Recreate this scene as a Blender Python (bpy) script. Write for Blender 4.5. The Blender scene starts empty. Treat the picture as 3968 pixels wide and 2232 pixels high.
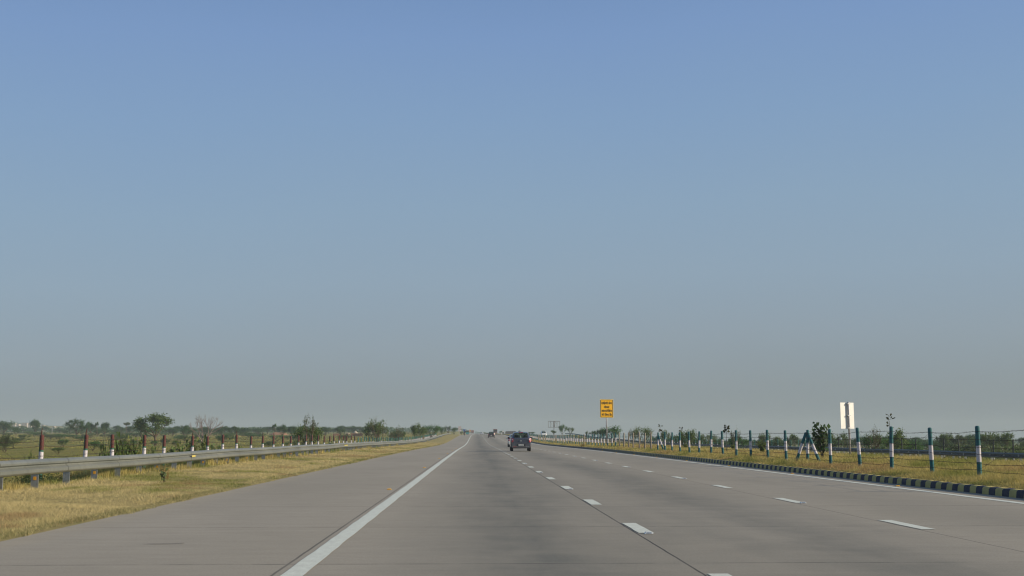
import bpy, math, random
import numpy as np
from mathutils import Vector, Matrix

# ------------------------------------------------------------------ camera, sky, sun, exposure
SC = bpy.context.scene
COL = SC.collection
EYE = 1.2                       # camera height in metres
YAW = math.radians(1.753)       # looking a little right of the road
PITCH = math.radians(7.16)
SUN_EL = math.radians(20.5)
SUN_AZ = math.radians(102.0)     # clockwise from +Y (the road's direction): from the right, a touch behind
RNG = random.Random(7)
NR = np.random.default_rng(11)

cam_d = bpy.data.cameras.new('camera')
cam = bpy.data.objects.new('camera', cam_d)
COL.objects.link(cam)
cam.location = (0, 0, EYE)
cam.rotation_euler = (math.pi / 2 + PITCH, 0, -YAW)
cam_d.sensor_width = 36
cam_d.lens = 36 * 4540 / 3968
cam_d.clip_start = 0.1
cam_d.clip_end = 20000
SC.camera = cam

SC.view_settings.view_transform = 'Standard'
SC.view_settings.look = 'None'
SC.view_settings.exposure = 0.0
SC.view_settings.gamma = 1.0
SC.cycles.pixel_filter_type = 'BLACKMAN_HARRIS'
SC.cycles.filter_width = 1.2
SC.cycles.max_bounces = 6
SC.cycles.volume_bounces = 1
SC.cycles.transparent_max_bounces = 8
SC.cycles.volume_max_steps = 64


def lin(r, g, b):
    f = lambda c: (c / 255) / 12.92 if c / 255 <= .04045 else ((c / 255 + .055) / 1.055) ** 2.4
    return (f(r), f(g), f(b), 1)


wd = bpy.data.worlds.new('World')
SC.world = wd
wd.use_nodes = True
nt = wd.node_tree
nt.nodes.clear()
w_out = nt.nodes.new('ShaderNodeOutputWorld')
w_bg = nt.nodes.new('ShaderNodeBackground')
sky = nt.nodes.new('ShaderNodeTexSky')
sky.sky_type = 'NISHITA'
sky.sun_disc = False
sky.sun_elevation = SUN_EL
sky.sun_rotation = SUN_AZ
sky.air_density = 1.0
sky.dust_density = 1.5
sky.ozone_density = 1.5
# a dusty layer of sky low down: grey-green near the horizon, clear blue higher up
tc = nt.nodes.new('ShaderNodeTexCoord')
sep = nt.nodes.new('ShaderNodeSeparateXYZ')
nt.links.new(tc.outputs['Generated'], sep.inputs[0])
ramp = nt.nodes.new('ShaderNodeValToRGB')
cr = ramp.color_ramp
stops = [(0.0, (131, 142, 149)), (.030, (135, 147, 155)), (.075, (142, 157, 170)), (.13, (143, 164, 183)),
         (.19, (139, 165, 190)), (.26, (131, 161, 196)), (.33, (123, 154, 198)), (.40, (110, 142, 188)),
         (.60, (98, 124, 160)), (1.0, (92, 112, 138))]
while len(cr.elements) < len(stops):
    cr.elements.new(0.5)
for e, (p, c) in zip(cr.elements, stops):
    e.position = p
    e.color = lin(*c)
# the dust layer is a little uneven: thicker in places, and slightly higher towards the sun's side
dn_ = nt.nodes.new('ShaderNodeTexNoise'); dn_.inputs['Scale'].default_value = 3.2; dn_.inputs['Detail'].default_value = 5
nt.links.new(tc.outputs['Generated'], dn_.inputs['Vector'])
m1_ = nt.nodes.new('ShaderNodeMath'); m1_.operation = 'MULTIPLY_ADD'; m1_.inputs[1].default_value = .035; m1_.inputs[2].default_value = -.0175
nt.links.new(dn_.outputs[0], m1_.inputs[0])
m2_ = nt.nodes.new('ShaderNodeMath'); m2_.operation = 'MULTIPLY_ADD'; m2_.inputs[1].default_value = -.03
nt.links.new(sep.outputs['X'], m2_.inputs[0]); nt.links.new(m1_.outputs[0], m2_.inputs[2])
m3_ = nt.nodes.new('ShaderNodeMath'); m3_.operation = 'ADD'
nt.links.new(sep.outputs['Z'], m3_.inputs[0]); nt.links.new(m2_.outputs[0], m3_.inputs[1])
nt.links.new(m3_.outputs[0], ramp.inputs[0])
gain = nt.nodes.new('ShaderNodeVectorMath')
gain.operation = 'SCALE'
gain.inputs['Scale'].default_value = 10.0          # the Background strength below is 0.1
nt.links.new(ramp.outputs[0], gain.inputs[0])
mix = nt.nodes.new('ShaderNodeMix')
mix.data_type = 'RGBA'
mix.inputs['Factor'].default_value = 0.9
nt.links.new(sky.outputs[0], mix.inputs['A'])
nt.links.new(gain.outputs[0], mix.inputs['B'])
nt.links.new(mix.outputs['Result'], w_bg.inputs['Color'])
w_bg.inputs['Strength'].default_value = 0.1
nt.links.new(w_bg.outputs[0], w_out.inputs[0])

sun_d = bpy.data.lights.new('sun', 'SUN')
sun_d.energy = 5.0
sun_d.angle = math.radians(0.6)
sun_d.color = (1.0, 0.86, 0.66)
sun = bpy.data.objects.new('sun', sun_d)
COL.objects.link(sun)
sd = Vector((math.sin(SUN_AZ) * math.cos(SUN_EL), math.cos(SUN_AZ) * math.cos(SUN_EL), math.sin(SUN_EL)))
sun.rotation_euler = sd.to_track_quat('Z', 'Y').to_euler()
sun.location = (60, -10, 40)


# ------------------------------------------------------------------ helpers
def at(px, Z):
    """x in metres of a point Z metres down the road, seen at photo column px (3968 wide)"""
    return Z * math.tan(math.atan((px - 1984) / 4575.6) + YAW)


def zat(px, py, Z):
    """height in metres of a point Z metres down the road, seen at photo position px, py"""
    cx, cy, f = px - 1984, 1116 - py, 4540
    fy = f * math.cos(PITCH) - cy * math.sin(PITCH)
    up = f * math.sin(PITCH) + cy * math.cos(PITCH)
    dy = fy * math.cos(YAW) - cx * math.sin(YAW)
    return EYE + Z * up / dy


def tag(o, label=None, cat=None, group=None, kind=None):
    if label: o['label'] = label
    if cat: o['category'] = cat
    if group: o['group'] = group
    if kind: o['kind'] = kind
    return o


def thing(name, loc, label, cat, group=None, rz=0.0):
    o = bpy.data.objects.new(name, None)
    o.empty_display_size = .2
    COL.objects.link(o)
    o.location = loc
    o.rotation_euler = (0, 0, rz)
    return tag(o, label, cat, group)


class MB:
    """collects shapes, builds ONE mesh object"""
    def __init__(s):
        s.v, s.f, s.c = [], [], []

    def add(s, vs, fs, col=None):
        b = len(s.v)
        s.v += [tuple(v) for v in vs]
        s.f += [tuple(i + b for i in f) for f in fs]
        if col is not None: s.c += [col] * len(vs)
        return s

    def box(s, x0, x1, y0, y1, z0, z1, bev=0.0, top=1.0):
        cx, cy = (x0 + x1) / 2, (y0 + y1) / 2
        q = []
        for z, k in ((z0, 1.0), (z1, top)):
            for x, y in ((x0, y0), (x1, y0), (x1, y1), (x0, y1)):
                q.append((cx + (x - cx) * k, cy + (y - cy) * k, z))
        return s.add(q, [(3, 2, 1, 0), (4, 5, 6, 7), (0, 1, 5, 4), (1, 2, 6, 5), (2, 3, 7, 6), (3, 0, 4, 7)])

    def tube(s, pts, rad, n=6, cap=True, col=None):
        pts = [Vector(p) for p in pts]
        if not hasattr(rad, '__len__'): rad = [rad] * len(pts)
        vs, fs = [], []
        for i, p in enumerate(pts):
            d = (pts[min(i + 1, len(pts) - 1)] - pts[max(i - 1, 0)])
            d = d.normalized() if d.length > 1e-9 else Vector((0, 0, 1))
            a = d.cross(Vector((0, 0, 1)) if abs(d.z) < .9 else Vector((1, 0, 0))).normalized()
            b = d.cross(a)
            for k in range(n):
                t = 2 * math.pi * k / n
                vs.append(p + (a * math.cos(t) + b * math.sin(t)) * rad[i])
        for i in range(len(pts) - 1):
            for k in range(n):
                k2 = (k + 1) % n
                fs.append((i * n + k, i * n + k2, (i + 1) * n + k2, (i + 1) * n + k))
        if cap:
            fs.append(tuple(range(n))[::-1])
            fs.append(tuple((len(pts) - 1) * n + k for k in range(n)))
        return s.add(vs, fs, col)

    def lathe(s, prof, n=12, c=(0, 0, 0), axis='z'):
        vs, fs = [], []
        for r, h in prof:
            for k in range(n):
                t = 2 * math.pi * k / n
                p = (r * math.cos(t), r * math.sin(t), h)
                if axis == 'x': p = (h, p[0], p[1])
                if axis == 'y': p = (p[0], h, p[1])
                vs.append((p[0] + c[0], p[1] + c[1], p[2] + c[2]))
        for i in range(len(prof) - 1):
            for k in range(n):
                k2 = (k + 1) % n
                fs.append((i * n + k, i * n + k2, (i + 1) * n + k2, (i + 1) * n + k))
        fs.append(tuple(range(n))[::-1])
        fs.append(tuple((len(prof) - 1) * n + k for k in range(n)))
        return s.add(vs, fs)

    def quad(s, a, b, c, d):
        return s.add([a, b, c, d], [(0, 1, 2, 3)])

    def slab(s, a, b, c, d, t):
        """a thin plate on corners a, b, c, d with thickness vector t"""
        t = Vector(t)
        vs = [Vector(p) for p in (a, b, c, d)]
        vs += [p + t for p in vs]
        return s.add(vs, [(3, 2, 1, 0), (4, 5, 6, 7), (0, 1, 5, 4), (1, 2, 6, 5), (2, 3, 7, 6), (3, 0, 4, 7)])

    def mesh(s, name, mat, smooth=False):
        m = bpy.data.meshes.new(name)
        m.from_pydata(s.v, [], s.f)
        if s.c and len(s.c) == len(s.v):
            at_ = m.color_attributes.new('Col', 'FLOAT_COLOR', 'POINT')
            at_.data.foreach_set('color', np.array([(c[0], c[1], c[2], 1) for c in s.c], dtype=np.float32).ravel())
        if mat: m.materials.append(mat)
        if smooth: m.polygons.foreach_set('use_smooth', [True] * len(m.polygons))
        m.update()
        return m

    def build(s, name, mat, parent=None, smooth=False, label=None):
        o = bpy.data.objects.new(name, s.mesh(name, mat, smooth))
        COL.objects.link(o)
        if parent is not None: o.parent = parent
        if label: o['label'] = label
        return o


def np_mesh(name, V, F, mat, C=None, smooth=False):
    """V (n,3), F (m,k) with k = 3 or 4, C (n,3) point colours"""
    V = np.asarray(V, dtype=np.float32); F = np.asarray(F, dtype=np.int32)
    m = bpy.data.meshes.new(name)
    k = F.shape[1]
    m.vertices.add(len(V)); m.vertices.foreach_set('co', V.ravel())
    m.loops.add(F.size); m.loops.foreach_set('vertex_index', F.ravel())
    m.polygons.add(len(F)); m.polygons.foreach_set('loop_start', np.arange(0, F.size, k, dtype=np.int32))
    m.polygons.foreach_set('loop_total', np.full(len(F), k, dtype=np.int32))
    if smooth: m.polygons.foreach_set('use_smooth', np.ones(len(F), dtype=bool))
    if C is not None:
        ca = m.color_attributes.new('Col', 'FLOAT_COLOR', 'POINT')
        ca.data.foreach_set('color', np.hstack([np.asarray(C, dtype=np.float32), np.ones((len(V), 1), np.float32)]).ravel())
    if mat: m.materials.append(mat)
    m.update(); m.validate()
    return m


def np_obj(name, V, F, mat, C=None, smooth=False, parent=None):
    o = bpy.data.objects.new(name, np_mesh(name, V, F, mat, C, smooth))
    COL.objects.link(o)
    if parent is not None: o.parent = parent
    return o


def copy_tree(o, parent=None):
    c = o.copy()
    COL.objects.link(c)
    if parent is not None: c.parent = parent
    for ch in o.children:
        copy_tree(ch, c)
    return c


# ------------------------------------------------------------------ materials
class NT:
    def __init__(s, name):
        s.m = bpy.data.materials.new(name)
        s.m.use_nodes = True
        s.t = s.m.node_tree
        s.b = s.t.nodes['Principled BSDF']
        s.o = s.t.nodes['Material Output']

    def n(s, typ, **kw):
        x = s.t.nodes.new(typ)
        for k, v in kw.items(): setattr(x, k, v)
        return x

    def l(s, a, b): s.t.links.new(a, b)

    def val(s, sock, v):
        if hasattr(v, 'is_output'): s.l(v, sock)
        else: sock.default_value = v

    def math(s, op, a, b=0.0, c=0.0, clamp=False):
        x = s.n('ShaderNodeMath', operation=op, use_clamp=clamp)
        s.val(x.inputs[0], a); s.val(x.inputs[1], b); s.val(x.inputs[2], c)
        return x.outputs[0]

    def mixc(s, f, a, b, mode='MIX'):
        x = s.n('ShaderNodeMix', data_type='RGBA', blend_type=mode)
        s.val(x.inputs['Factor'], f)
        s.val(x.inputs['A'], a if not isinstance(a, tuple) else (a + (1,))[:4])
        s.val(x.inputs['B'], b if not isinstance(b, tuple) else (b + (1,))[:4])
        return x.outputs['Result']

    def noise(s, vec, scale, detail=4, rough=.55, dist=0.0):
        x = s.n('ShaderNodeTexNoise')
        s.l(vec, x.inputs['Vector'])
        x.inputs['Scale'].default_value = scale
        x.inputs['Detail'].default_value = detail
        x.inputs['Roughness'].default_value = rough
        x.inputs['Distortion'].default_value = dist
        return x.outputs[0]

    def coord(s, scale=(1, 1, 1), out='Object'):
        t = s.n('ShaderNodeTexCoord')
        mp = s.n('ShaderNodeMapping')
        mp.inputs['Scale'].default_value = scale
        s.l(t.outputs[out], mp.inputs[0])
        return mp.outputs[0]

    def map(s, v, a, b, c=0.0, d=1.0):
        x = s.n('ShaderNodeMapRange')
        s.val(x.inputs['Value'], v)
        x.inputs['From Min'].default_value = a; x.inputs['From Max'].default_value = b
        x.inputs['To Min'].default_value = c; x.inputs['To Max'].default_value = d
        return x.outputs[0]

    def bump(s, h, strength=.3, dist=.02):
        x = s.n('ShaderNodeBump')
        x.inputs['Strength'].default_value = strength
        x.inputs['Distance'].default_value = dist
        s.l(h, x.inputs['Height']); s.l(x.outputs[0], s.b.inputs['Normal'])

    def set(s, **kw):
        for k, v in kw.items():
            s.val(s.b.inputs[k.replace('_', ' ')], v)
        return s.m


def mat(name, col, rough=.7, var=.18, scale=4.0, metal=0.0, spec=.4, dirt=None, coat=0.0, bump=0.0):
    """a painted or plain surface with worn, uneven colour"""
    q = NT(name)
    v = q.coord()
    n1 = q.noise(v, scale, 5, .6)
    a = tuple(max(0, c * (1 - var)) for c in col[:3]); b = tuple(min(1, c * (1 + var)) for c in col[:3])
    c = q.mixc(q.map(n1, .3, .7), a, b)
    if dirt:
        n2 = q.noise(v, scale * 2.7, 6, .65)
        c = q.mixc(q.map(n2, .56, .68, 0, dirt[1]), c, tuple(dirt[0][:3]))
    q.set(Base_Color=c, Roughness=q.map(n1, .3, .7, max(rough - .08, .02), min(rough + .08, 1)), Metallic=metal, Specular_IOR_Level=spec)
    if coat: q.set(Coat_Weight=coat, Coat_Roughness=.06)
    if bump: q.bump(q.noise(v, scale * 6, 6), bump, .01)
    return q.m


def mat_leaf(name, trans=.35, rough=.55):
    """leaf, grass: colour from the mesh's own Col attribute, some light passes through"""
    q = NT(name)
    a = q.n('ShaderNodeAttribute', attribute_name='Col')
    q.set(Base_Color=a.outputs['Color'], Roughness=rough, Specular_IOR_Level=.25)
    tr = q.n('ShaderNodeBsdfTranslucent')
    q.l(a.outputs['Color'], tr.inputs['Color'])
    mx = q.n('ShaderNodeMixShader')
    mx.inputs[0].default_value = trans
    q.l(q.b.outputs[0], mx.inputs[1]); q.l(tr.outputs[0], mx.inputs[2])
    q.l(mx.outputs[0], q.o.inputs['Surface'])
    return q.m


# ------------------------------------------------------------------ lie of the land
RP_Y = np.array([-80, 0, 60, 100, 140, 175, 215, 256, 320, 395, 450, 520, 700, 1000, 1300, 1500, 1700.])
RP_Z = np.array([0, 0, -.02, -.06, -.18, -.27, -.20, .08, .60, 1.12, 1.33, 1.30, 1.62, 2.45, 3.15, 3.1, 2.2])
_ty = np.arange(-80, 1701, 1.0)
_tz = np.interp(_ty, RP_Y, RP_Z)
_k = np.hanning(41); _k /= _k.sum()
_tz = np.convolve(np.pad(_tz, 20, mode='edge'), _k, mode='valid')


def zr(y):
    """height of the road surface y metres down the road"""
    return np.interp(y, _ty, _tz)


def vnoise(x, y, s, seed=0):
    """smooth value noise for arrays, 0..1"""
    x = np.asarray(x, float) / s; y = np.asarray(y, float) / s
    xi, yi = np.floor(x).astype(int), np.floor(y).astype(int)
    fx, fy = x - xi, y - yi
    fx, fy = fx * fx * (3 - 2 * fx), fy * fy * (3 - 2 * fy)
    def h(a, b):
        n = (a * 374761393 + b * 668265263 + seed * 974711) & 0x7fffffff
        n = ((n ^ (n >> 13)) * 1274126177) & 0x7fffffff
        return ((n ^ (n >> 16)) & 0xffff) / 65535.0
    return (h(xi, yi) * (1 - fx) + h(xi + 1, yi) * fx) * (1 - fy) + (h(xi, yi + 1) * (1 - fx) + h(xi + 1, yi + 1) * fx) * fy


def gz(x, y):
    """height of the open country left and right of the embankment"""
    x = np.asarray(x, float); y = np.asarray(y, float)
    left = np.interp(y, [0, 230, 400, 700, 1200, 2000, 3300], [-1.0, -1.0, -.1, 1.9, 4.6, 8, 12])
    right = np.interp(y, [0, 100, 230, 360, 800, 1500, 3300], [-1.2, -1.6, -3.0, -4.0, -6, -9, -16])
    t = np.clip((x + 30) / 90, 0, 1); t = t * t * (3 - 2 * t)
    z = left * (1 - t) + right * t
    hill = 9.5 * np.exp(-((x + 725) / 85) ** 2 - ((y - 1850) / 220) ** 2) + 3 * np.exp(-((x + 640) / 90) ** 2 - ((y - 1950) / 200) ** 2)
    z = z + hill + (vnoise(x, y, 23, 3) - .5) * .35 * np.clip((np.abs(x) - 12) / 20, 0, 1)
    return z


def lz(x, y):
    """height of the ground a thing stands on at x, y"""
    x = float(x); y = float(y)
    r = float(zr(y))
    if -13 < x < 46: return float(strip_z(x, y))
    return float(gz(x, y))


ST_X = np.array([-24, -17, -13, -11.2, -9.6, -8, -6, -5.42, -5.40, 10.60, 10.66, 11.4, 12.5, 15, 17.2, 18.2, 29.8, 30.5, 36.5, 40, 52])
ST_O = np.array([-1.9, -1.1, -.25, .0, .09, .07, .03, .0, 0, .145, .15, .22, .28, .33, .30, -.50, -.50, -.45, -.55, -1.4, -4.5])


def strip_z(x, y):
    n = (vnoise(x, y, 1.3, 5) - .5) * .07 + (vnoise(x, y, 5.0, 6) - .5) * .06
    far = np.clip((np.asarray(y, float) - 330) / 60, 0, 1)     # the far roads level out over the rise
    o = np.interp(x, ST_X, ST_O)
    o = np.where((np.asarray(x) > 17.3) & (np.asarray(x) < 36.6), o * (1 - far) + (-.02) * far, o)
    w = np.clip(np.minimum(np.abs(np.asarray(x, float) + 5.42), np.abs(np.asarray(x, float) - 10.62)) / .6, 0, 1)
    return zr(y) + o + n * w


def ygrid(y0, y1, a=.25, g=1.035, cap=9):
    ys = [y0]; s = a
    while ys[-1] < y1:
        ys.append(ys[-1] + s)
        if ys[-1] > 12: s = min(s * g, cap)
    ys[-1] = y1
    return np.array(ys)


def sheet(name, xs, ys, zf, m, kind='structure', smooth=True):
    X, Y = np.meshgrid(xs, ys)
    Z = zf(X, Y)
    V = np.stack([X, Y, Z], -1).reshape(-1, 3)
    nx, ny = len(xs), len(ys)
    i = (np.arange(ny - 1)[:, None] * nx + np.arange(nx - 1)[None, :]).ravel()
    F = np.stack([i, i + 1, i + nx + 1, i + nx], -1)
    o = np_obj(name, V, F, m, None, smooth)
    return tag(o, kind=kind)


# concrete carriageway: light broom-finished concrete, joints, oil-dark wheel bands
def road_mat(name, bands, joints, tone=1.0):
    q = NT(name)
    co = q.coord((1, 1, 1))
    sx = q.n('ShaderNodeSeparateXYZ'); q.l(co, sx.inputs[0])
    X, Y = sx.outputs[0], sx.outputs[1]
    st = q.noise(q.coord((.8, 2.6, 1)), 1.3, 6, .68)            # broom streaks across the road
    big = q.noise(q.coord((.5, .16, 1)), .55, 4, .5)
    blot = q.noise(q.coord((.9, .9, 1)), 1.1, 5, .6)
    fine = q.noise(co, 46, 3, .7)
    mid = q.noise(q.coord((.25, 1.4, 1)), 5.0, 5, .7)
    lo, hi = (.350 * tone, .316 * tone, .252 * tone), (.440 * tone, .398 * tone, .320 * tone)
    c = q.mixc(q.map(st, .25, .75), lo, hi)
    c = q.mixc(q.map(big, .35, .68, 0, .55), c, (.30 * tone, .272 * tone, .21 * tone))
    c = q.mixc(q.map(fine, .3, .72, 0, .34), c, (.18 * tone, .16 * tone, .14 * tone))
    c = q.mixc(q.map(mid, .60, .76, 0, .35), c, (.2 * tone, .178 * tone, .152 * tone))
    # dust blown in from the verge, grime along the kerb
    dn = q.map(q.noise(q.coord((2.5, .7, 1)), 1.6, 5, .65), .3, .7, .1, 1)
    c = q.mixc(q.math('MULTIPLY', q.map(X, -4.75, -5.42, 0, .75), dn, clamp=True), c, (.41 * tone, .35 * tone, .25 * tone))
    c = q.mixc(q.math('MULTIPLY', q.map(X, 9.75, 10.4, 0, .8), dn, clamp=True), c, (.20 * tone, .17 * tone, .135 * tone))
    # oil and rubber laid down along the lanes
    band = None
    for x0, w, k in bands:
        d = q.math('DIVIDE', q.math('ABSOLUTE', q.math('SUBTRACT', X, x0)), w)
        b = q.math('MULTIPLY', q.math('SUBTRACT', 1.0, d, clamp=True), k)
        band = b if band is None else q.math('ADD', band, b)
    bn = q.math('MULTIPLY', band, q.map(q.noise(q.coord((.8, .10, 1)), 1.0, 5, .6), .25, .7, .45, 1.25))
    bn = q.math('MULTIPLY', bn, q.map(blot, .25, .75, .6, 1.25), clamp=True)
    c = q.mixc(bn, c, (.140 * tone, .140 * tone, .120 * tone))
    # transverse saw-cut joints every 4.5 m, thin and broken
    jy = q.math('ABSOLUTE', q.math('SUBTRACT', q.math('MODULO', q.math('ADD', Y, 904.5 - 11.3 + 2.25 + q.t.nodes.new('ShaderNodeValue').outputs[0].default_value), 4.5), 2.25))
    jm = q.math('MULTIPLY', q.map(jy, .008, .026, 1, 0), q.map(q.noise(q.coord((2.2, .2, 1)), 1.0, 5, .7), .38, .58, .12, .85))
    for jx, w, k in joints:
        wob = q.math('MULTIPLY', q.math('SUBTRACT', q.noise(q.coord((.0, 2.0, 1)), 1.0, 4), .5), .022)
        d = q.math('ABSOLUTE', q.math('SUBTRACT', q.math('ADD', X, wob), jx))
        m1 = q.math('MULTIPLY', q.map(d, w * .6, w * 1.25, 1, 0), q.map(q.noise(q.coord((0, .5, 1)), 1.0, 4), .3, .5, k * .7, k))
        jm = q.math('MAXIMUM', jm, m1)
    c = q.mixc(jm, c, (.045, .04, .036))
    # small dark specks and scuffs
    sp = q.noise(q.coord((.7, 2.4, 1)), 2.3, 3, .8)
    c = q.mixc(q.map(sp, .73, .78, 0, .5), c, (.09, .082, .074))
    q.set(Base_Color=c, Roughness=q.map(fine, .3, .7, .72, .92), Specular_IOR_Level=.3)
    q.bump(fine, .25, .004)
    return q.m


ROAD = road_mat('concrete', [(.7, 2.0, .86), (3.9, 2.1, .70), (7.6, 1.9, .26), (-3.4, 1.6, .05)],
                [(-1.76, .014, .7), (1.99, .012, .95), (5.70, .010, .75)])
yy = ygrid(-60, 1650)
sheet('road', np.concatenate([np.linspace(-5.42, 10.60, 17)]), yy, lambda X, Y: zr(Y), ROAD)
ROAD2 = road_mat('concrete_opposite', [(21.5, 1.5, .3), (25.3, 1.5, .3)], [(22, .012, .8)])
sheet('opposite_road', np.linspace(18.2, 29.8, 8), ygrid(-60, 1650, .5), lambda X, Y: strip_z(X, Y) + .03, ROAD2)


# dry verge: straw, olive and bare earth in patches
def verge_mat(name, straw, green, earth, gmix=.5):
    q = NT(name)
    co = q.coord()
    a = q.noise(q.coord((1, .45, 1)), .9, 5, .62)
    b = q.noise(co, 3.5, 5, .6)
    f = q.noise(co, 38, 4, .75)
    c = q.mixc(q.map(a, .42, .62, 0, gmix), straw, green)
    c = q.mixc(q.map(b, .55, .70, 0, .7), c, earth)
    c = q.mixc(q.map(f, .35, .7, 0, .6), c, tuple(x * .55 for x in straw))
    q.set(Base_Color=c, Roughness=.95, Specular_IOR_Level=.1)
    q.bump(f, .8, .04)
    return q.m


VERGE = verge_mat('dry_verge', (.44, .36, .16), (.22, .23, .07), (.30, .22, .12), .6)
MEDI = verge_mat('dry_median', (.34, .27, .09), (.18, .19, .055), (.25, .17, .09), .6)
xs = np.concatenate([np.linspace(-24, -13, 8)[:-1], np.linspace(-13, -5.42, 26)])
sheet('verge', xs, ygrid(-60, 1650, .3), lambda X, Y: strip_z(X, Y), VERGE)
sheet('median', np.concatenate([np.linspace(10.66, 17.2, 22), [17.7, 18.24]]), ygrid(-60, 1650, .3), lambda X, Y: strip_z(X, Y) - .004, MEDI)
sheet('far_verge', np.array([29.78, 30.5, 32, 34, 36.5, 38, 40, 46, 52]), ygrid(-60, 1650, .5), lambda X, Y: strip_z(X, Y), MEDI)

# open country
q = NT('field')
co = q.coord()
a = q.noise(q.coord((.35, 1, 1)), .035, 5, .55)
b = q.noise(co, .16, 6, .62)
r = q.noise(q.coord((.05, 1.6, 1)), .12, 5, .6)
f = q.noise(co, 2.2, 5, .7)
c = q.mixc(q.map(a, .38, .62), (.215, .205, .045), (.28, .225, .070))
c = q.mixc(q.map(r, .48, .64, 0, .75), c, (.135, .160, .036))
c = q.mixc(q.map(b, .56, .70, 0, .75), c, (.28, .175, .085))
c = q.mixc(q.map(f, .35, .68, 0, .45), c, (.09, .10, .03))
q.set(Base_Color=c, Roughness=.95, Specular_IOR_Level=.1)
q.bump(f, .6, .12)
FIELD = q.m


def ground_z(X, Y):
    z = gz(X, Y)
    emb = zr(Y) - 1.0
    inside = np.clip(np.minimum((X + 19) / 3, (47 - X) / 3), 0, 1)
    return np.where(inside > 0, np.minimum(z, z * (1 - inside) + np.minimum(z, emb) * inside), z)


gx = np.concatenate([-np.geomspace(2300, 24, 60), np.arange(-20, 50, 4.0), np.geomspace(54, 2300, 60)])
gy = np.concatenate([[-90], np.arange(-60, 260, 5.0), np.geomspace(262, 3300, 90)])
sheet('ground', gx, gy, ground_z, FIELD)

# painted markings, 4 mm above the concrete
q = NT('road_paint')
co = q.coord()
n = q.noise(q.coord((3, 1.2, 1)), 4, 6, .68)
c = q.mixc(q.map(n, .28, .62, 0, .6), (.74, .78, .69), (.53, .54, .465))
c = q.mixc(q.map(q.noise(q.coord((9, 3, 1)), 5, 5, .7), .63, .72, 0, .8), c, (.28, .255, .22))
q.set(Base_Color=c, Roughness=.65, Specular_IOR_Level=.3)
PAINT = q.m


def ribbon(x0, x1, ys, jag=0.0, h=.005):
    V = []
    for y in ys:
        z = float(zr(y)) + h
        V += [(x0 + RNG.uniform(-jag, jag), y, z), (x1 + RNG.uniform(-jag, jag), y, z)]
    F = [(2 * i, 2 * i + 1, 2 * i + 3, 2 * i + 2) for i in range(len(ys) - 1)]
    return V, F


mb = MB(); mb.add(*ribbon(-1.68, -1.485, np.concatenate([np.arange(-40, 60, .5), np.arange(60, 1600, 4)]), .006))
tag(mb.build('edge_line', PAINT), kind='structure')
mb = MB(); mb.add(*ribbon(9.64, 9.84, np.concatenate([np.arange(-40, 60, .5), np.arange(60, 1600, 4)]), .006))
tag(mb.build('median_edge_line', PAINT), kind='structure')
for lx, nm, oy in ((2.02, 'lane_dashes', 0), (5.735, 'second_lane_dashes', .45)):
    mb = MB()
    k = -6
    while True:
        y = 14.72 + oy + 5.98 * k
        if y > 1500: break
        n_ = 5 if y < 60 else 2
        V, F = ribbon(lx, lx + .19, np.linspace(y, y + 1.66, n_), .006 if y < 60 else 0)
        mb.add(V, F)
        k += 1
    tag(mb.build(nm, PAINT), kind='structure')

# a scuffed tar stain on the shoulder
mb = MB()
px = [(-3.72, 13.405), (-3.58, 13.39), (-3.45, 13.40), (-3.34, 13.42), (-3.25, 13.44), (-3.26, 13.48), (-3.36, 13.455), (-3.47, 13.43), (-3.60, 13.42)]
mb.add([(x, y, .004) for x, y in px], [tuple(range(len(px)))])
tag(mb.build('tar_stain', mat('tar', (.15, .138, .12), .9, .4, 9)), kind='structure')

# ------------------------------------------------------------------ kerb, crash barriers, fences
q = NT('kerb_paint')
co = q.coord()
sx = q.n('ShaderNodeSeparateXYZ'); q.l(co, sx.inputs[0])
Y = sx.outputs[1]
wn = q.noise(co, 9, 5, .65)
ed = q.math('MULTIPLY', q.math('SUBTRACT', wn, .5), .05)
ph = q.math('FRACT', q.math('DIVIDE', q.math('ADD', q.math('ADD', Y, 100.12), ed), .62))
stripe = q.map(q.math('ABSOLUTE', q.math('SUBTRACT', ph, .5)), .245, .255)
yel = q.mixc(q.map(wn, .35, .7, 0, .6), (.42, .365, .13), (.29, .255, .12))
blk = q.mixc(q.map(wn, .4, .7, 0, .7), (.030, .033, .052), (.075, .075, .085))
c = q.mixc(stripe, yel, blk)
worn = q.mixc(q.map(wn, .3, .7), (.075, .072, .07), (.15, .14, .125))
c = q.mixc(q.map(Y, 70, 105), c, worn)              # further on the paint has gone
c = q.mixc(q.map(q.noise(co, 22, 5, .7), .6, .72, 0, .6), c, (.2, .18, .15))
q.set(Base_Color=c, Roughness=.8, Specular_IOR_Level=.25)
KERB = q.m
ys = ygrid(-40, 1600, .4)
prof = [(10.50, -.02), (10.515, .11), (10.545, .15), (10.66, .158), (10.67, .05)]
V = []; F = []
for y in ys:
    for x, z in prof: V.append((x, y, float(zr(y)) + z + (RNG.uniform(-.004, .004) if .1 < z else 0)))
n_ = len(prof)
for i in range(len(ys) - 1):
    for k in range(n_ - 1): F.append((i * n_ + k, i * n_ + k + 1, (i + 1) * n_ + k + 1, (i + 1) * n_ + k))
tag(np_obj('kerb', V, np.array(F)[:, ::-1], KERB), kind='structure')

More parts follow.
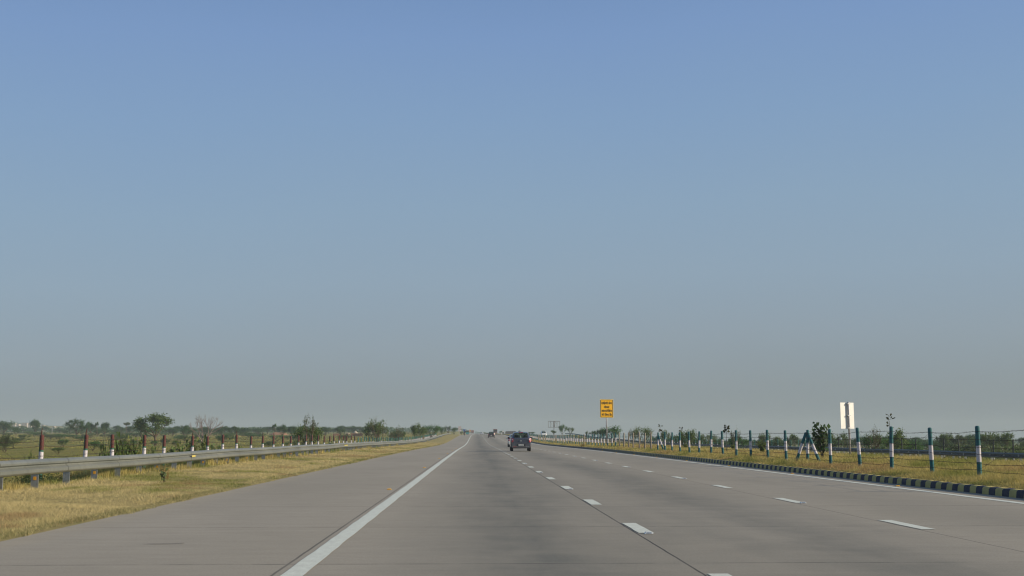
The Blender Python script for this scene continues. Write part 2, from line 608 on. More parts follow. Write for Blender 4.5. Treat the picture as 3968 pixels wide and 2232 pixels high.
q = NT('galvanised_steel')
co = q.coord()
n1 = q.noise(q.coord((2, .25, 2)), 1.3, 5, .6); n2 = q.noise(co, 6, 5, .7)
c = q.mixc(q.map(n1, .3, .7), (.19, .205, .185), (.27, .28, .25))
c = q.mixc(q.map(n2, .6, .75, 0, .55), c, (.14, .12, .095))
n3 = q.noise(q.coord((1, 5, .5)), 1.6, 5, .7)
c = q.mixc(q.map(n3, .5, .75, 0, .5), c, (.12, .115, .10))
gx_ = q.n('ShaderNodeSeparateXYZ'); q.l(co, gx_.inputs[0])
jn = q.map(q.math('ABSOLUTE', q.math('SUBTRACT', q.math('MODULO', q.math('ADD', gx_.outputs[1], 400.0), 4.0), 2.0)), .012, .03, .8, 0)
c = q.mixc(jn, c, (.06, .058, .052))
q.set(Base_Color=c, Metallic=.45, Roughness=q.map(n1, .3, .7, .42, .58), Specular_IOR_Level=.4)
GALV = q.m
STEELPOST = mat('post_steel', (.36, .38, .38), .5, .2, 5, .7, dirt=((.2, .16, .11), .6))
q = NT('old_barrier_steel')
n1 = q.noise(q.coord((2, .25, 2)), 1.3, 5, .6)
q.set(Base_Color=q.mixc(q.map(n1, .3, .7), (.085, .11, .115), (.14, .165, .165)), Metallic=.4, Roughness=.55)
GALV2 = q.m
AMBER = mat('amber_reflector', (.70, .34, .03), .4, .1, 9)
YPAINT = mat('yellow_spray', (.55, .45, .12), .7, .3, 12)

W_PROF = [(.0, .0), (.02, .0), (.062, .022), (.083, .048), (.083, .115), (.020, .170), (.016, .192), (.083, .222), (.083, .262), (.066, .292), (.02, .33), (.0, .33)]


def barrier(x, y0, y1, side, name, label, post_y, post_n, zoff, beam, postmat, beam_h=.33, refl=()):
    root = thing(name, (x, y0, lz(x, y0)), label, 'crash barrier')
    L = root.location
    ys = ygrid(y0, y1, 1.0, 1.02, 8)
    prof = W_PROF + [(a - .006, b) for a, b in W_PROF[::-1]]
    n = len(prof); V = []; F = []
    for i, y in enumerate(ys):
        w = .012 * math.sin(y * .9) + RNG.uniform(-.008, .008)
        zz = float(zr(y)) + zoff(y) + beam_h + .012 * math.sin(y * .31)
        for a, b in prof: V.append((side * a + w, y - L.y, zz + b - L.z))
    for i in range(len(ys) - 1):
        for k in range(n):
            k2 = (k + 1) % n
            F.append((i * n + k, i * n + k2, (i + 1) * n + k2, (i + 1) * n + k))
    mb = MB(); mb.add(V, F); mb.build('beam', beam, root)
    pm = MB()
    pm.box(-.035 - .075 * side, .035 - .075 * side, -.006, .006, -.3, beam_h + .29)            # web of the channel
    pm.box(-.035 - .075 * side, -.028 - .075 * side, -.07, -.0065, -.3, beam_h + .29)
    pm.box(.028 - .075 * side, .035 - .075 * side, -.07, -.0065, -.3, beam_h + .29)
    pm.box(-.075 if side < 0 else -.034, .034 if side < 0 else .0, -.075, .075, beam_h + .06, beam_h + .24)
    # broad face of the channel towards the traffic coming up the road
    pm.box(-.115 - .06 * side, .045 - .06 * side, -.082, -.072, -.3, beam_h + .05)
    me = pm.mesh('post', postmat)
    rm = MB()
    rm.box(-.055 - .065 * side, .005 - .065 * side, -.092, -.083, beam_h - .12, beam_h - .045)
    rme = rm.mesh('reflector', AMBER)
    stuff = MB()
    for k in range(post_n + 60):
        y = post_y + 2.0 * k
        if y > y1 - 1: break
        z = float(zr(y)) + zoff(y)
        if k < post_n:
            o = bpy.data.objects.new('post', me); COL.objects.link(o); o.parent = root
            o.location = (RNG.uniform(-.01, .01), y - L.y, z - L.z)
            o.rotation_euler = (RNG.uniform(-.02, .02), RNG.uniform(-.02, .02), RNG.uniform(-.08, .08))
            if k in refl:
                r = bpy.data.objects.new('reflector', rme); COL.objects.link(r); r.parent = o
        else:
            stuff.box(-.1, .1, y - L.y - .02, y - L.y + .02, z - L.z - .2, z - L.z + beam_h + .05)
    if stuff.v: tag(stuff.build('post_row', postmat, root), kind='stuff')
    return root


lb = barrier(-9.6, -6.0, 452, 1, 'crash_barrier', 'pale galvanised crash barrier along the straw coloured verge by the shoulder',
             24.5 - 2.0 * 14, 110, lambda y: 0.0, GALV, STEELPOST, .35, refl=(15, 17, 20, 23, 25, 27, 30, 33))
mb = MB()
for y, w in ((40.0, .5), (86.0, 2.2)):
    mb = MB()
    z = float(zr(y)) + .35
    mb.slab((.0855, y + 6.0, z + .05), (.0855, y + 6.0 + w, z + .05), (.0855, y + 6.0 + w, z + .11), (.0855, y + 6.0, z + .11), (.003, 0, 0))
    mb.build('paint_mark', YPAINT, lb)
fo = lambda y: -.5 * (1 - min(max((y - 330) / 60, 0), 1)) - .02
barrier(32.6, 30, 430, -1, 'crash_barrier', 'dull blue grey crash barrier beyond the oncoming carriageway', 40, 100, fo, GALV2, STEELPOST, .36)


# fence posts: concrete, painted in bands
def post_mat(name, bands, side=None):
    """bands: list of (z_from, colour); side: (x, colour) paint on the half that is not overpainted"""
    q = NT(name)
    co = q.coord()
    oi = q.n('ShaderNodeObjectInfo')
    sx = q.n('ShaderNodeSeparateXYZ'); q.l(co, sx.inputs[0])
    nz = q.noise(co, 11, 4, .6)
    z = q.math('ADD', sx.outputs[2], q.math('MULTIPLY', q.math('SUBTRACT', nz, .5), .05))
    z = q.math('ADD', z, q.math('MULTIPLY', q.math('SUBTRACT', oi.outputs['Random'], .5), .09))
    c = bands[0][1] + (1,)
    for zf, col in bands[1:]:
        c = q.mixc(q.map(z, zf - .004, zf + .004), c, col)
    if side:
        for zf, zt, xs_, col in side:
            m = q.math('MULTIPLY', q.map(z, zf - .004, zf + .004), q.map(z, zt - .004, zt + .004, 1, 0))
            xx = q.math('ADD', sx.outputs[0], q.math('MULTIPLY', q.math('SUBTRACT', nz, .5), .03))
            m = q.math('MULTIPLY', m, q.map(xx, xs_ - .003, xs_ + .003))
            c = q.mixc(m, c, col)
    d = q.noise(co, 16, 6, .7)
    c = q.mixc(q.map(d, .58, .68, 0, .55), c, (.20, .17, .14))
    c = q.mixc(q.map(q.noise(co, 5, 4), .3, .75, 0, .3), c, (.1, .1, .09))
    q.set(Base_Color=c, Roughness=.7, Specular_IOR_Level=.3)
    q.bump(d, .3, .01)
    return q.m


TEAL = (.018, .135, .150); WHITE = (.70, .66, .70); BARE = (.27, .235, .19); MAROON = (.105, .026, .021); GREEN = (.020, .125, .085)
PM_GREEN = post_mat('green_white_post', [(0, BARE), (.06, TEAL), (.36, WHITE), (.74, TEAL)])
PM_BARE = post_mat('bare_concrete_post', [(0, BARE), (.5, (.31, .27, .21))])
PM_MAR = post_mat('maroon_white_post', [(0, BARE), (.05, GREEN), (.28, WHITE), (.76, GREEN)], [(.81, 3, -.022, MAROON)])
PM_GW = post_mat('teal_over_white_post', [(0, BARE), (.06, WHITE), (.66, (.025, .17, .15))])
PM_DARK = post_mat('dark_fence_post', [(0, BARE), (.1, (.5, .5, .5)), (.42, (.035, .05, .05))])
WIRE = mat('rusty_wire', (.055, .045, .040), .8, .3, 20, .3)
RUST = mat('rusty_rod', (.10, .05, .035), .85, .3, 20)


def post_mesh(h, r, m, n=10):
    mb = MB()
    mb.lathe([(r * 1.02, -.25), (r * 1.02, .0), (r, h * .5), (r * .97, h - .05), (r * .9, h - .018), (r * .6, h - .003), (r * .2, h)], n)
    return mb.mesh('post', m, True)


def wire_part(root, pts_fn, ys, name='barbed_wire', barbs_to=60, r=.0042):
    """one strand from post to post: sags, kinks a little, has barbs near the camera"""
    L = root.location
    mb = MB(); pts = []
    for i in range(len(ys) - 1):
        a, b = Vector(pts_fn(ys[i])), Vector(pts_fn(ys[i + 1]))
        ns = 6 if ys[i] < 70 else 2
        sg = RNG.uniform(.0, .05)
        for k in range(ns):
            t = k / ns
            p = a.lerp(b, t) - Vector((0, 0, sg * 4 * t * (1 - t))) + Vector((0, 0, RNG.uniform(-.008, .008) if k else 0))
            pts.append(p - L)
    pts.append(Vector(pts_fn(ys[-1])) - L)
    mb.tube(pts, r, 4)
    y = ys[0]
    for i in range(len(pts) - 1):
        if pts[i].y + L.y > barbs_to: break
        for t in np.arange(0, 1, .22):
            p = pts[i].lerp(pts[i + 1], t)
            d = Vector((RNG.uniform(-1, 1), RNG.uniform(-.4, .4), RNG.uniform(-1, 1))).normalized() * .028
            mb.tube([p - d, p + d], .003, 3)
    return mb.build(name, WIRE, root)


def fence(name, label, X, y_list, kinds, meshes, wires, drift=.03, diag=(), zf=None):
    root = thing(name, (X, y_list[0], lz(X, y_list[0])), label, 'fence')
    L = root.location; info = []
    for y, k in zip(y_list, kinds):
        x = X + RNG.uniform(-drift, drift)
        z = lz(x, y) if zf is None else zf(x, y)
        o = bpy.data.objects.new('post', meshes[k]); COL.objects.link(o); o.parent = root
        o.location = (x - L.x, y - L.y, z - L.z + RNG.uniform(-.03, .03))
        o.rotation_euler = (RNG.uniform(-.035, .035), RNG.uniform(-.035, .035), 0)
        info.append((x, y, z, o))
    xs_, ys_, zs_ = [np.array([t[i] for t in info]) for i in range(3)]
    for h in wires:
        jit = {y: RNG.uniform(-.03, .03) for y in ys_}
        wire_part(root, lambda y, h=h, jit=jit: (np.interp(y, ys_, xs_) - .06 * np.sign(X), y, np.interp(y, ys_, zs_) + h + np.interp(y, ys_, [jit[t] for t in ys_])), list(ys_))
    for i in diag:
        if i + 1 < len(info):
            (x0, y0, z0, _), (x1, y1, z1, _) = info[i][:4], info[i + 1][:4]
            for a, b in ((.95, .15), (.15, .95)):
                p0, p1 = Vector((x0, y0, z0 + a * 1.1)) - L, Vector((x1, y1, z1 + b * 1.1)) - L
                MB().tube([p0, p0.lerp(p1, .5) + Vector((0, 0, -.03)), p1], .0032, 4).build('diagonal_wire', WIRE, root)
    return root, info


# median fence
yl = [24.75 + 2.91 * k for k in range(100)]
kd = [('bare' if 19 <= k <= 25 or (k > 30 and RNG.random() < .12) else 'green') for k in range(100)]
mf, mi = fence('wire_fence', 'barbed wire fence of teal and white banded posts on the grassy median', 11.9, yl, kd,
               {'green': post_mesh(1.19, .055, PM_GREEN), 'bare': post_mesh(1.2, .055, PM_BARE)}, (.16, .32, .52, .70, .90, 1.06), .04, diag=[0, 1, 2, 3, 5, 7, 8, 10, 13])
# the braced post: two raking props, teal and white like the rest
for bi, sx_ in ((6, -1), (6, 1), (18, 1)):
    bx, by, bz, _ = mi[bi]
    mb = MB()
    mb.lathe([(.055, -.1), (.055, .4), (.053, .8), (.05, 1.14), (.02, 1.16)], 10)
    o = mb.build('prop', PM_GREEN, mf, True)
    o.location = (bx - mf.location.x + sx_ * .34, by - mf.location.y + (-.35 if sx_ > 0 else .3), bz - mf.location.z)
    o.rotation_euler = Vector((-sx_ * .30, (.33 if sx_ > 0 else -.28), 1.02)).to_track_quat('Z', 'Y').to_euler()

# fence behind the left barrier: maroon and white, then teal and white
yl = [24.7, 27.9, 31.0, 34.3, 37.05, 40.4, 43.1, 47.1, 50.2, 52.9, 56.2, 59.3, 62.6, 65.9, 69.1] + [72.25 + 3.15 * k for k in range(85)]
kd = ['mar' if y < 113 else 'gw' for y in yl]
lf, li = fence('wire_fence', 'barbed wire fence of maroon topped white posts behind the pale crash barrier', -11.25, yl, kd,
               {'mar': post_mesh(1.22, .06, PM_MAR), 'gw': post_mesh(1.12, .055, PM_GW)}, (.30, .52, .72, .93, 1.08), .05, diag=[1, 2, 3, 5])
for i in (2, 3, 7, 10, 12, 13, 17, 20, 22):
    x, y, z, o = li[i]
    MB().tube([(-.02, 0, 1.17), (-.015, .01, 1.3), (.0, .0, 1.40)], [.022, .016, .006], 5).build('iron_rod', RUST, o)

# far fence beyond the oncoming carriageway
yl = [58 + 2.95 * k for k in range(90)]
tl = post_mesh(1.40, .05, PM_GW); dk = post_mesh(1.48, .052, PM_DARK)
fence('wire_fence', 'slim dark post and wire fence behind the dull blue grey far barrier', 36.2, yl, ['d' if y < 128 else 't' for y in yl], {'d': dk, 't': tl}, (.5, .8, 1.1, 1.3), .05)

# ------------------------------------------------------------------ signs
YEL = mat('sign_yellow', (.90, .47, .006), .45, .06, 3, dirt=((.7, .36, .02), .3))
YRIM = mat('sign_rim', (.72, .58, .22), .5, .08, 3)
BRN = mat('sign_brown', (.05, .018, .008), .5, .2, 6)
INK = mat('sign_ink', (.035, .03, .012), .5, .2, 6)
POLE = mat('sign_pole', (.42, .41, .42), .5, .2, 6, .3, dirt=((.18, .14, .11), .7))
WPANEL = mat('white_panel', (.86, .85, .80), .45, .04, 3)
GREYB = mat('sign_back', (.45, .46, .47), .5, .1, 3, .4)


def text_mesh(body, size):
    c = bpy.data.curves.new('lettering', 'FONT'); c.body = body; c.size = size; c.align_x = 'CENTER'
    c.extrude = .004; c.offset = size * .022; c.resolution_u = 4
    o = bpy.data.objects.new('lettering', c); COL.objects.link(o)
    dg = bpy.context.evaluated_depsgraph_get()
    me = bpy.data.meshes.new_from_object(o.evaluated_get(dg))
    bpy.data.objects.remove(o); bpy.data.curves.remove(c)
    return me


def lettering(body, size, w, loc, parent, m, rot=(math.pi / 2, 0, 0)):
    me = text_mesh(body, size)
    xs_ = [v.co.x for v in me.vertices]; k = w / (max(xs_) - min(xs_)); mid = (max(xs_) + min(xs_)) / 2
    for v in me.vertices: v.co.x = (v.co.x - mid) * k
    me.materials.clear(); me.materials.append(m)
    o = bpy.data.objects.new('lettering', me); COL.objects.link(o); o.parent = parent
    o.location = loc; o.rotation_euler = rot
    return o


def frame(mb, x0, x1, z0, z1, t, y0, y1, r):
    """rounded rectangular ring in the XZ plane"""
    def ring(d, rr):
        p = []
        for cx, cz, a0 in ((x1 - d - rr, z1 - d - rr, 0), (x0 + d + rr, z1 - d - rr, 90), (x0 + d + rr, z0 + d + rr, 180), (x1 - d - rr, z0 + d + rr, 270)):
            for k in range(5):
                a = math.radians(a0 + 22.5 * k); p.append((cx + rr * math.cos(a), cz + rr * math.sin(a)))
        return p
    o_, i_ = ring(0, r), ring(t, r * .6)
    n = len(o_)
    vs = [(x, y0, z) for x, z in o_] + [(x, y0, z) for x, z in i_] + [(x, y1, z) for x, z in o_] + [(x, y1, z) for x, z in i_]
    fs = []
    for k in range(n):
        j = (k + 1) % n
        fs += [(k, j, n + j, n + k), (2 * n + k, 3 * n + k, 3 * n + j, 2 * n + j), (k, 2 * n + k, 2 * n + j, j), (n + k, n + j, 3 * n + j, 3 * n + k)]
    mb.add(vs, fs)


Z = 127.0
X = at(2352, Z); zb = lz(X, Z); zt = zat(2352, 1547, Z); zl = zat(2352, 1619, Z)
W = 54 * Z / 4540
sg = thing('road_sign', (X, Z, zb), 'amber board with black Hindi lettering on a grey pole in the median', 'road sign', rz=math.radians(12))
h0, h1 = zl - zb, zt - zb
MB().box(-W / 2, W / 2, 0, .02, h0, h1).build('panel_rim', YRIM, sg)
MB().box(-W / 2 + .055, W / 2 - .055, -.006, .001, h0 + .055, h1 - .055).build('panel', YEL, sg)
mb = MB(); frame(mb, -W / 2 + .055, W / 2 - .055, h0 + .055, h1 - .055, .05, -.012, -.005, .08); mb.build('border', BRN, sg)
MB().lathe([(.07, -.3), (.07, h1 - .05)], 12, (0, .09, 0)).build('pole', POLE, sg, True)
hh = h1 - h0
for body, fx, fz in (('दािहनी लेन', .80, .735), ('केवल', .40, .525), ('ओवरटेिकंग', .80, .32), ('के िलए है।', .76, .115)):
    lettering(body, .30, W * fx, (0, -.014, h0 + hh * fz), sg, INK)

Z = 50.0
X = at(3290, Z); zb = lz(X, Z); h1 = zat(3287, 1560, Z) - zb; h0 = zat(3287, 1661, Z) - zb
ws = thing('road_sign', (X, Z, zb), 'bright white blank back of a narrow sign on a grey pole behind the median fence', 'road sign', rz=math.radians(28))
W = 50 * Z / 4540 / .70
MB().box(-W / 2, W / 2, .06, .075, h0, h1).build('panel', WPANEL, ws)
MB().lathe([(.045, -.3), (.045, h1 + .01), (.03, h1 + .03)], 12, (.02, .0, 0)).build('pole', POLE, ws, True)
for zf in (h0 + .03, (h0 + h1) / 2, h1 - .05):
    MB().box(-.055, .095, -.05, .058, zf - .02, zf + .02).build('clamp', GREYB, ws)


def small_sign(px, py0, py1, wpx, Z, name, label, pm, rows=0, rowm=None, polem=None, offx=0):
    X = at(px, Z); zb = lz(X, Z); h1 = zat(px, py0, Z) - zb; h0 = zat(px, py1, Z) - zb; W = wpx * Z / 4540
    s = thing(name, (X, Z, zb), label, 'road sign')
    MB().box(-W / 2, W / 2, 0, .03, h0, h1).build('panel', pm, s)
    MB().lathe([(.06, -.3), (.06, h1 - .1)], 8, (offx * W, .1, 0)).build('pole', polem or POLE, s)
    return s, W, h0, h1


s, W, h0, h1 = small_sign(1781.5, 1652.5, 1671.5, 11, 430, 'road_sign', 'white notice board with faded red and black marks beside the shoulder at the crest', mat('board_white', (.78, .74, .70), .5, .06))
mb = MB(); frame(mb, -W / 2 + .04, W / 2 - .04, h0 + .04, h1 - .04, .06, -.012, -.004, .05); mb.build('border', mat('border_red', (.45, .16, .13), .6), s)
mb = MB()
for fz, fw, off in ((.80, .52, .0), (.60, .3, .12), (.58, .12, -.22), (.42, .2, .2), (.33, .45, .02), (.24, .2, -.12)):
    mb.box(W * off - W * fw / 2, W * off + W * fw / 2, -.012, -.004, h0 + (h1 - h0) * (fz - .035), h0 + (h1 - h0) * (fz + .035))
mb.build('marking', mat('faded_ink', (.16, .09, .08), .6), s)
s, W, h0, h1 = small_sign(1799, 1663.5, 1671, 8.6, 520, 'road_sign', 'small blue board on a pale pole above the motorcyclist', mat('board_blue', (.04, .12, .42), .5))
s, W, h0, h1 = small_sign(1821, 1665, 1674, 4.8, 640, 'road_sign', 'small orange board on a pole just left of the red lorry', mat('board_orange', (.75, .33, .10), .5))

# empty hoarding frame
Z = 650.0
X = at(2147, Z); zb = lz(X, Z); k = Z / 4540
h1, h0 = zat(2147, 1632.5, Z) - zb, zat(2147, 1655.5, Z) - zb
bf = thing('billboard_frame', (X, Z, zb), 'empty steel hoarding frame on a single pole above the trees', 'hoarding')
IRON = mat('dark_iron', (.16, .15, .15), .7, .2, 3)
mb = MB(); w = 22.3 * k
for z in (h0, h1): mb.tube([(-w, 0, z), (w, 0, z)], .14, 6)
for fx in (-1, -.55, -.08, .08, .52, 1): mb.tube([(w * fx, 0, h0), (w * fx, 0, h1)], .13, 6)
for z in (h0, h1): mb.tube([(-w, 1.2, z), (w, 1.2, z)], .08, 6)
for fx in (-1, 0, 1): mb.tube([(w * fx, 0, h0), (w * fx, 1.2, h0)], .07, 5); mb.tube([(w * fx, 0, h1), (w * fx, 1.2, h1)], .07, 5)
mb.build('frame', IRON, bf)
mb = MB()
mb.tube([(.1 * w, 0, h1), (.45 * w, 0, h1 - .4 * (h1 - h0))], .06, 5); mb.tube([(-.7 * w, 0, h1 - .2), (-.45 * w, 0, h0 + 1.6)], .06, 5)
mb.tube([(.3 * w, .6, h1), (.1 * w, .6, h0)], .06, 5)
mb.build('brace', IRON, bf)
MB().lathe([(.20, -.5), (.16, h1)], 12, (0, .6, 0)).build('pole', IRON, bf, True)

# road studs
STUD_Y = mat('stud_amber', (.75, .45, .08), .4, .15, 30); STUD_W = mat('stud_white', (.62, .64, .64), .4, .1, 30); STUD_D = mat('stud_lens', (.15, .2, .26), .15, .1, 30)


def stud(m, base):
    mb = MB(); mb.box(-.055, .055, -.05, .05, 0, .022, top=.62)
    me = mb.mesh('stud_body', m)
    lens = MB(); lens.slab((-.032, -.046, .006), (.032, -.046, .006), (.029, -.038, .0165), (-.029, -.038, .0165), (0, -.003, .001))
    return me, lens.mesh('lens', base)


SA, SWm = stud(STUD_Y, AMBER), stud(STUD_W, STUD_D)


def put_stud(m, x, y, label, group):
    t = thing('road_stud', (x, y, float(zr(y)) + .004), label, 'road stud', group)
    for nm, me in (('stud_body', m[0]), ('lens', m[1])):
        o = bpy.data.objects.new(nm, me); COL.objects.link(o); o.parent = t
    return t


for k in range(6):
    put_stud(SA, -1.93, 26.6 + 18 * k, 'amber road stud beside the solid white line along the shoulder', 'amber studs along the shoulder line')
for k in range(8):
    put_stud(SA, 10.05, 28.0 + 9.4 * k, 'amber road stud between the white line and the striped kerb', 'amber studs along the striped kerb')
for k in range(6):
    put_stud(SWm, 2.13, 14.62 + 11.96 * k, 'white road stud at the near end of a dash in the left row of dashes', 'white studs in the left row of dashes')
for k in range(6):
    put_stud(SWm, 5.84, 21.05 + 11.96 * k, 'white road stud at the near end of a dash in the right row of dashes', 'white studs in the right row of dashes')

# ------------------------------------------------------------------ vehicles
TYRE = mat('tyre', (.018, .018, .019), .85, .2, 12)
RIM = mat('wheel_rim', (.32, .33, .34), .35, .1, 6, .7)
BLACKP = mat('black_plastic', (.022, .022, .025), .55, .2, 8)
SEAT = mat('seat_cloth', (.05, .05, .055), .9, .2, 8)
REDL = mat('red_lens', (.42, .02, .03), .15, .1, 9, coat=.8)
CLRL = mat('clear_lens', (.75, .72, .7), .12, .05, 9, coat=.8)
CHROME = mat('chrome', (.75, .75, .76), .12, .05, 5, 1.0)
PLATE = mat('number_plate', (.88, .88, .82), .5, .04, 9)
q = NT('window_glass')
q.set(Base_Color=(.03, .045, .04, 1), Roughness=.03, Specular_IOR_Level=.7)
tr = q.n('ShaderNodeBsdfTransparent'); tr.inputs[0].default_value = (.52, .62, .57, 1)
mx = q.n('ShaderNodeMixShader'); mx.inputs[0].default_value = .70
q.l(q.b.outputs[0], mx.inputs[1]); q.l(tr.outputs[0], mx.inputs[2]); q.l(mx.outputs[0], q.o.inputs['Surface'])
GLASS = q.m


def car_paint(name, col, metal=.2):
    q = NT(name)
    n = q.noise(q.coord(), 3, 5, .6)
    lo = q.coord()
    sx = q.n('ShaderNodeSeparateXYZ'); q.l(lo, sx.inputs[0])
    dust = q.math('MULTIPLY', q.map(sx.outputs[2], .2, .75, .55, 0), q.map(n, .3, .7, .5, 1), clamp=True)
    q.set(Base_Color=q.mixc(dust, col, (.26, .22, .17)), Roughness=q.map(n, .3, .7, .22, .34), Metallic=metal, Coat_Weight=.6, Coat_Roughness=.05)
    return q.m


# stations along the car, rear to front: y, sill height, belt height, top height, half width low, half width at the top
HATCH = [(0.0, .40, .90, .94, .70, .64), (.05, .33, .93, .99, .76, .66), (.12, .27, .955, 1.06, .785, .655), (.42, .24, .965, 1.46, .80, .585),
         (.60, .24, .96, 1.50, .80, .58), (1.1, .22, .95, 1.53, .80, .58), (1.75, .22, .94, 1.52, .80, .575), (2.1, .22, .93, 1.45, .80, .58),
         (2.72, .22, .93, .99, .79, .68), (3.25, .24, .84, .88, .77, .66), (3.48, .30, .72, .75, .71, .6), (3.56, .38, .60, .62, .60, .5)]
REARGLASS, ROOF0, ROOF1, SCREEN = 2, 3, 7, 7


def hatchback(loc, rz, label, paint, sc=(1, 1, 1), plate=None, plate_w=.40, detail=True, rear_wiper=False):
    root = thing('hatchback_car', loc, label, 'car', rz=rz)
    st = [(y * sc[1], a * sc[2], b * sc[2], c * sc[2], w * sc[0], t * sc[0]) for y, a, b, c, w, t in HATCH]
    rings = []
    for y, zb, zl, zt, w, wt in st:
        zb2 = min(zb + .16, zl - .1)
        half = [(0, zb), (w * .86, zb), (w * .99, zb2), (w * 1.0, (zb2 + zl) / 2), (w * .985, zl - .03), (w * .94, zl + .015),
                (wt * 1.06, zt - .15), (wt * .87, zt - .035), (0, zt)]
        if zt - zl < .15:
            half[5] = (w * .93, zl); half[6] = (max(wt, w * .8), zl + (zt - zl) * .6); half[7] = (wt * .8, zt - .004)
        rings.append([(x, y, z) for x, z in half] + [(-x, y, z) for x, z in half[-2:0:-1]])
    n = len(rings[0]); V = [p for r in rings for p in r]
    body, rear, screen, sides = [], [], [], {1: [], -1: []}
    for i in range(len(rings) - 1):
        for k in range(n):
            k2 = (k + 1) % n
            f = (i * n + k, i * n + k2, (i + 1) * n + k2, (i + 1) * n + k)
            if k in (7, 8) and i == 2: rear.append(f)
            elif k in (7, 8) and i == 7: screen.append(f)
            elif k == 5 and 3 <= i <= 6 and i != 5: sides[1].append(f)
            elif k == n - 6 and 3 <= i <= 6 and i != 5: sides[-1].append(f)
            else: body.append(f)
    body += [tuple(range(n)), tuple((len(rings) - 1) * n + k for k in range(n))[::-1]]
    b = MB(); b.add(V, body); bo = b.build('body', paint, root, True)
    bo.data.set_sharp_from_angle(angle=math.radians(42))
    for nm, fs in (('rear_window', rear), ('windscreen', screen), ('side_window', sides[1]), ('side_window', sides[-1])):
        ids = sorted({v for f in fs for v in f}); mp = {v: j for j, v in enumerate(ids)}
        MB().add([V[v] for v in ids], [tuple(mp[v] for v in f) for f in fs]).build(nm, GLASS, root)
    W, H, L = st[4][4], sc[2], st[-1][0]
    # inside: two seats, a rear bench with headrests
    for sx_ in (-1, 1):
        m = MB(); m.box(sx_ * .36 - .22, sx_ * .36 + .22, 1.55, 1.68, .55 * H, 1.08 * H, top=.9); m.box(sx_ * .36 - .11, sx_ * .36 + .11, 1.55, 1.64, 1.1 * H, 1.27 * H, top=.9)
        m.build('seat', SEAT, root)
    m = MB(); m.box(-.58, .58, .62, .78, .5 * H, .98 * H, top=.95)
    for sx_ in (-.34, .34): m.box(sx_ - .1, sx_ + .1, .62, .7, .985 * H, 1.12 * H, top=.85)
    m.build('seat', SEAT, root)
    # wheels
    for sx_ in (-1, 1):
        for wy in (.52 * sc[1], 2.86 * sc[1]):
            wh = bpy.data.objects.new('wheel', None); COL.objects.link(wh); wh.parent = root; wh.location = (sx_ * (W - .11), wy, .285)
            MB().lathe([(.19, -.085), (.262, -.09), (.285, -.06), (.285, .06), (.262, .09), (.19, .085)], 20, axis='x').build('tyre', TYRE, wh, True)
            MB().lathe([(.04, .07 * sx_ - .02), (.185, .085 * sx_ - .0), (.19, .0)] if sx_ > 0 else [(.19, 0.0), (.185, -.085), (.04, -.05)], 16, axis='x').build('rim', RIM, wh)
    # rear: bumper, lamps, plate, badge
    m = MB()
    m.box(-W * .90, W * .90, -.055, .02, .30 * H, .56 * H, top=.97)
    m.build('rear_bumper', paint, root)
    MB().box(-W * .82, W * .82, -.062, -.0, .225 * H, .30 * H, top=1.02).build('bumper_skirt', BLACKP, root)
    MB().box(-.34, .34, -.066, -.056, .405 * H, .555 * H).build('plate_recess', BLACKP, root)
    for sx_ in (-1, 1):
        m = MB()
        m.add([(sx_ * W * .80, -.005, .70 * H), (sx_ * W * .93, .03, .72 * H), (sx_ * W * 1.0, .15, .82 * H), (sx_ * W * .985, .17, 1.00 * H), (sx_ * W * .86, .09, 1.01 * H), (sx_ * W * .74, -.012, .93 * H)],
              [(0, 1, 2, 3, 4, 5) if sx_ > 0 else (5, 4, 3, 2, 1, 0)])
        vs = [Vector(v) for v in m.v]; m2 = MB(); off = Vector((sx_ * .012, -.02, 0))
        n6 = 6
        m2.add([v + off for v in vs] + [v - off for v in vs], [tuple(range(6)), tuple(range(11, 5, -1))] + [(k, 6 + k, 6 + (k + 1) % 6, (k + 1) % 6) for k in range(6)])
        tl = m2.build('tail_light', REDL, root)
        m3 = MB(); c0 = [(sx_ * W * .80, -.035, .86 * H), (sx_ * W * .93, -.012, .87 * H), (sx_ * W * .92, -.005, .95 * H), (sx_ * W * .79, -.035, .94 * H)]
        m3.slab(*c0, (0, -.012, 0)).build('clear_lamp', CLRL, tl)
        MB().box(sx_ * W * .62 - .13, sx_ * W * .62 + .13, -.066, -.05, .335 * H, .362 * H).build('rear_reflector', CHROME if sx_ > 0 else REDL, root)
        # mirrors
        m = MB(); m.box(sx_ * (W + .10) - .09, sx_ * (W + .10) + .09, 2.22 * sc[1], 2.32 * sc[1], .98 * H, 1.10 * H, top=.85); m.tube([(sx_ * (W - .04), 2.3 * sc[1], .97 * H), (sx_ * (W + .06), 2.27 * sc[1], 1.02 * H)], .03, 5)
        m.build('wing_mirror', BLACKP if not rear_wiper else paint, root)
        # front lamps
        MB().add([(sx_ * .36, L - .05, .62 * H), (sx_ * W * .80, L - .24, .64 * H), (sx_ * W * .86, L - .38, .78 * H), (sx_ * .40, L - .12, .73 * H)], [(0, 1, 2, 3) if sx_ < 0 else (3, 2, 1, 0)]).build('headlight', CLRL, root)
        MB().tube([(sx_ * W * .985, 1.55 * sc[1], .86 * H), (sx_ * W * .985, 1.75 * sc[1], .86 * H)], .018, 5).build('door_handle', paint, root)
    MB().box(-.42, .42, L - .02, L + .03, .40 * H, .54 * H, top=.92).build('grille', BLACKP, root)
    p = MB(); p.box(-plate_w / 2 + 0, plate_w / 2, -.076, -.067, .425 * H, .425 * H + .115); pl = p.build('number_plate', PLATE, root)
    if plate: lettering(plate, .09, plate_w * .86, (0, -.079, .425 * H + .026), pl, INK)
    mb = MB(); frame(mb, -.075, .075, .77 * H, .77 * H + .10, .02, -.05, -.03, .045); mb.box(-.022, .022, -.052, -.032, .775 * H, .775 * H + .09); mb.build('badge', CHROME, root)
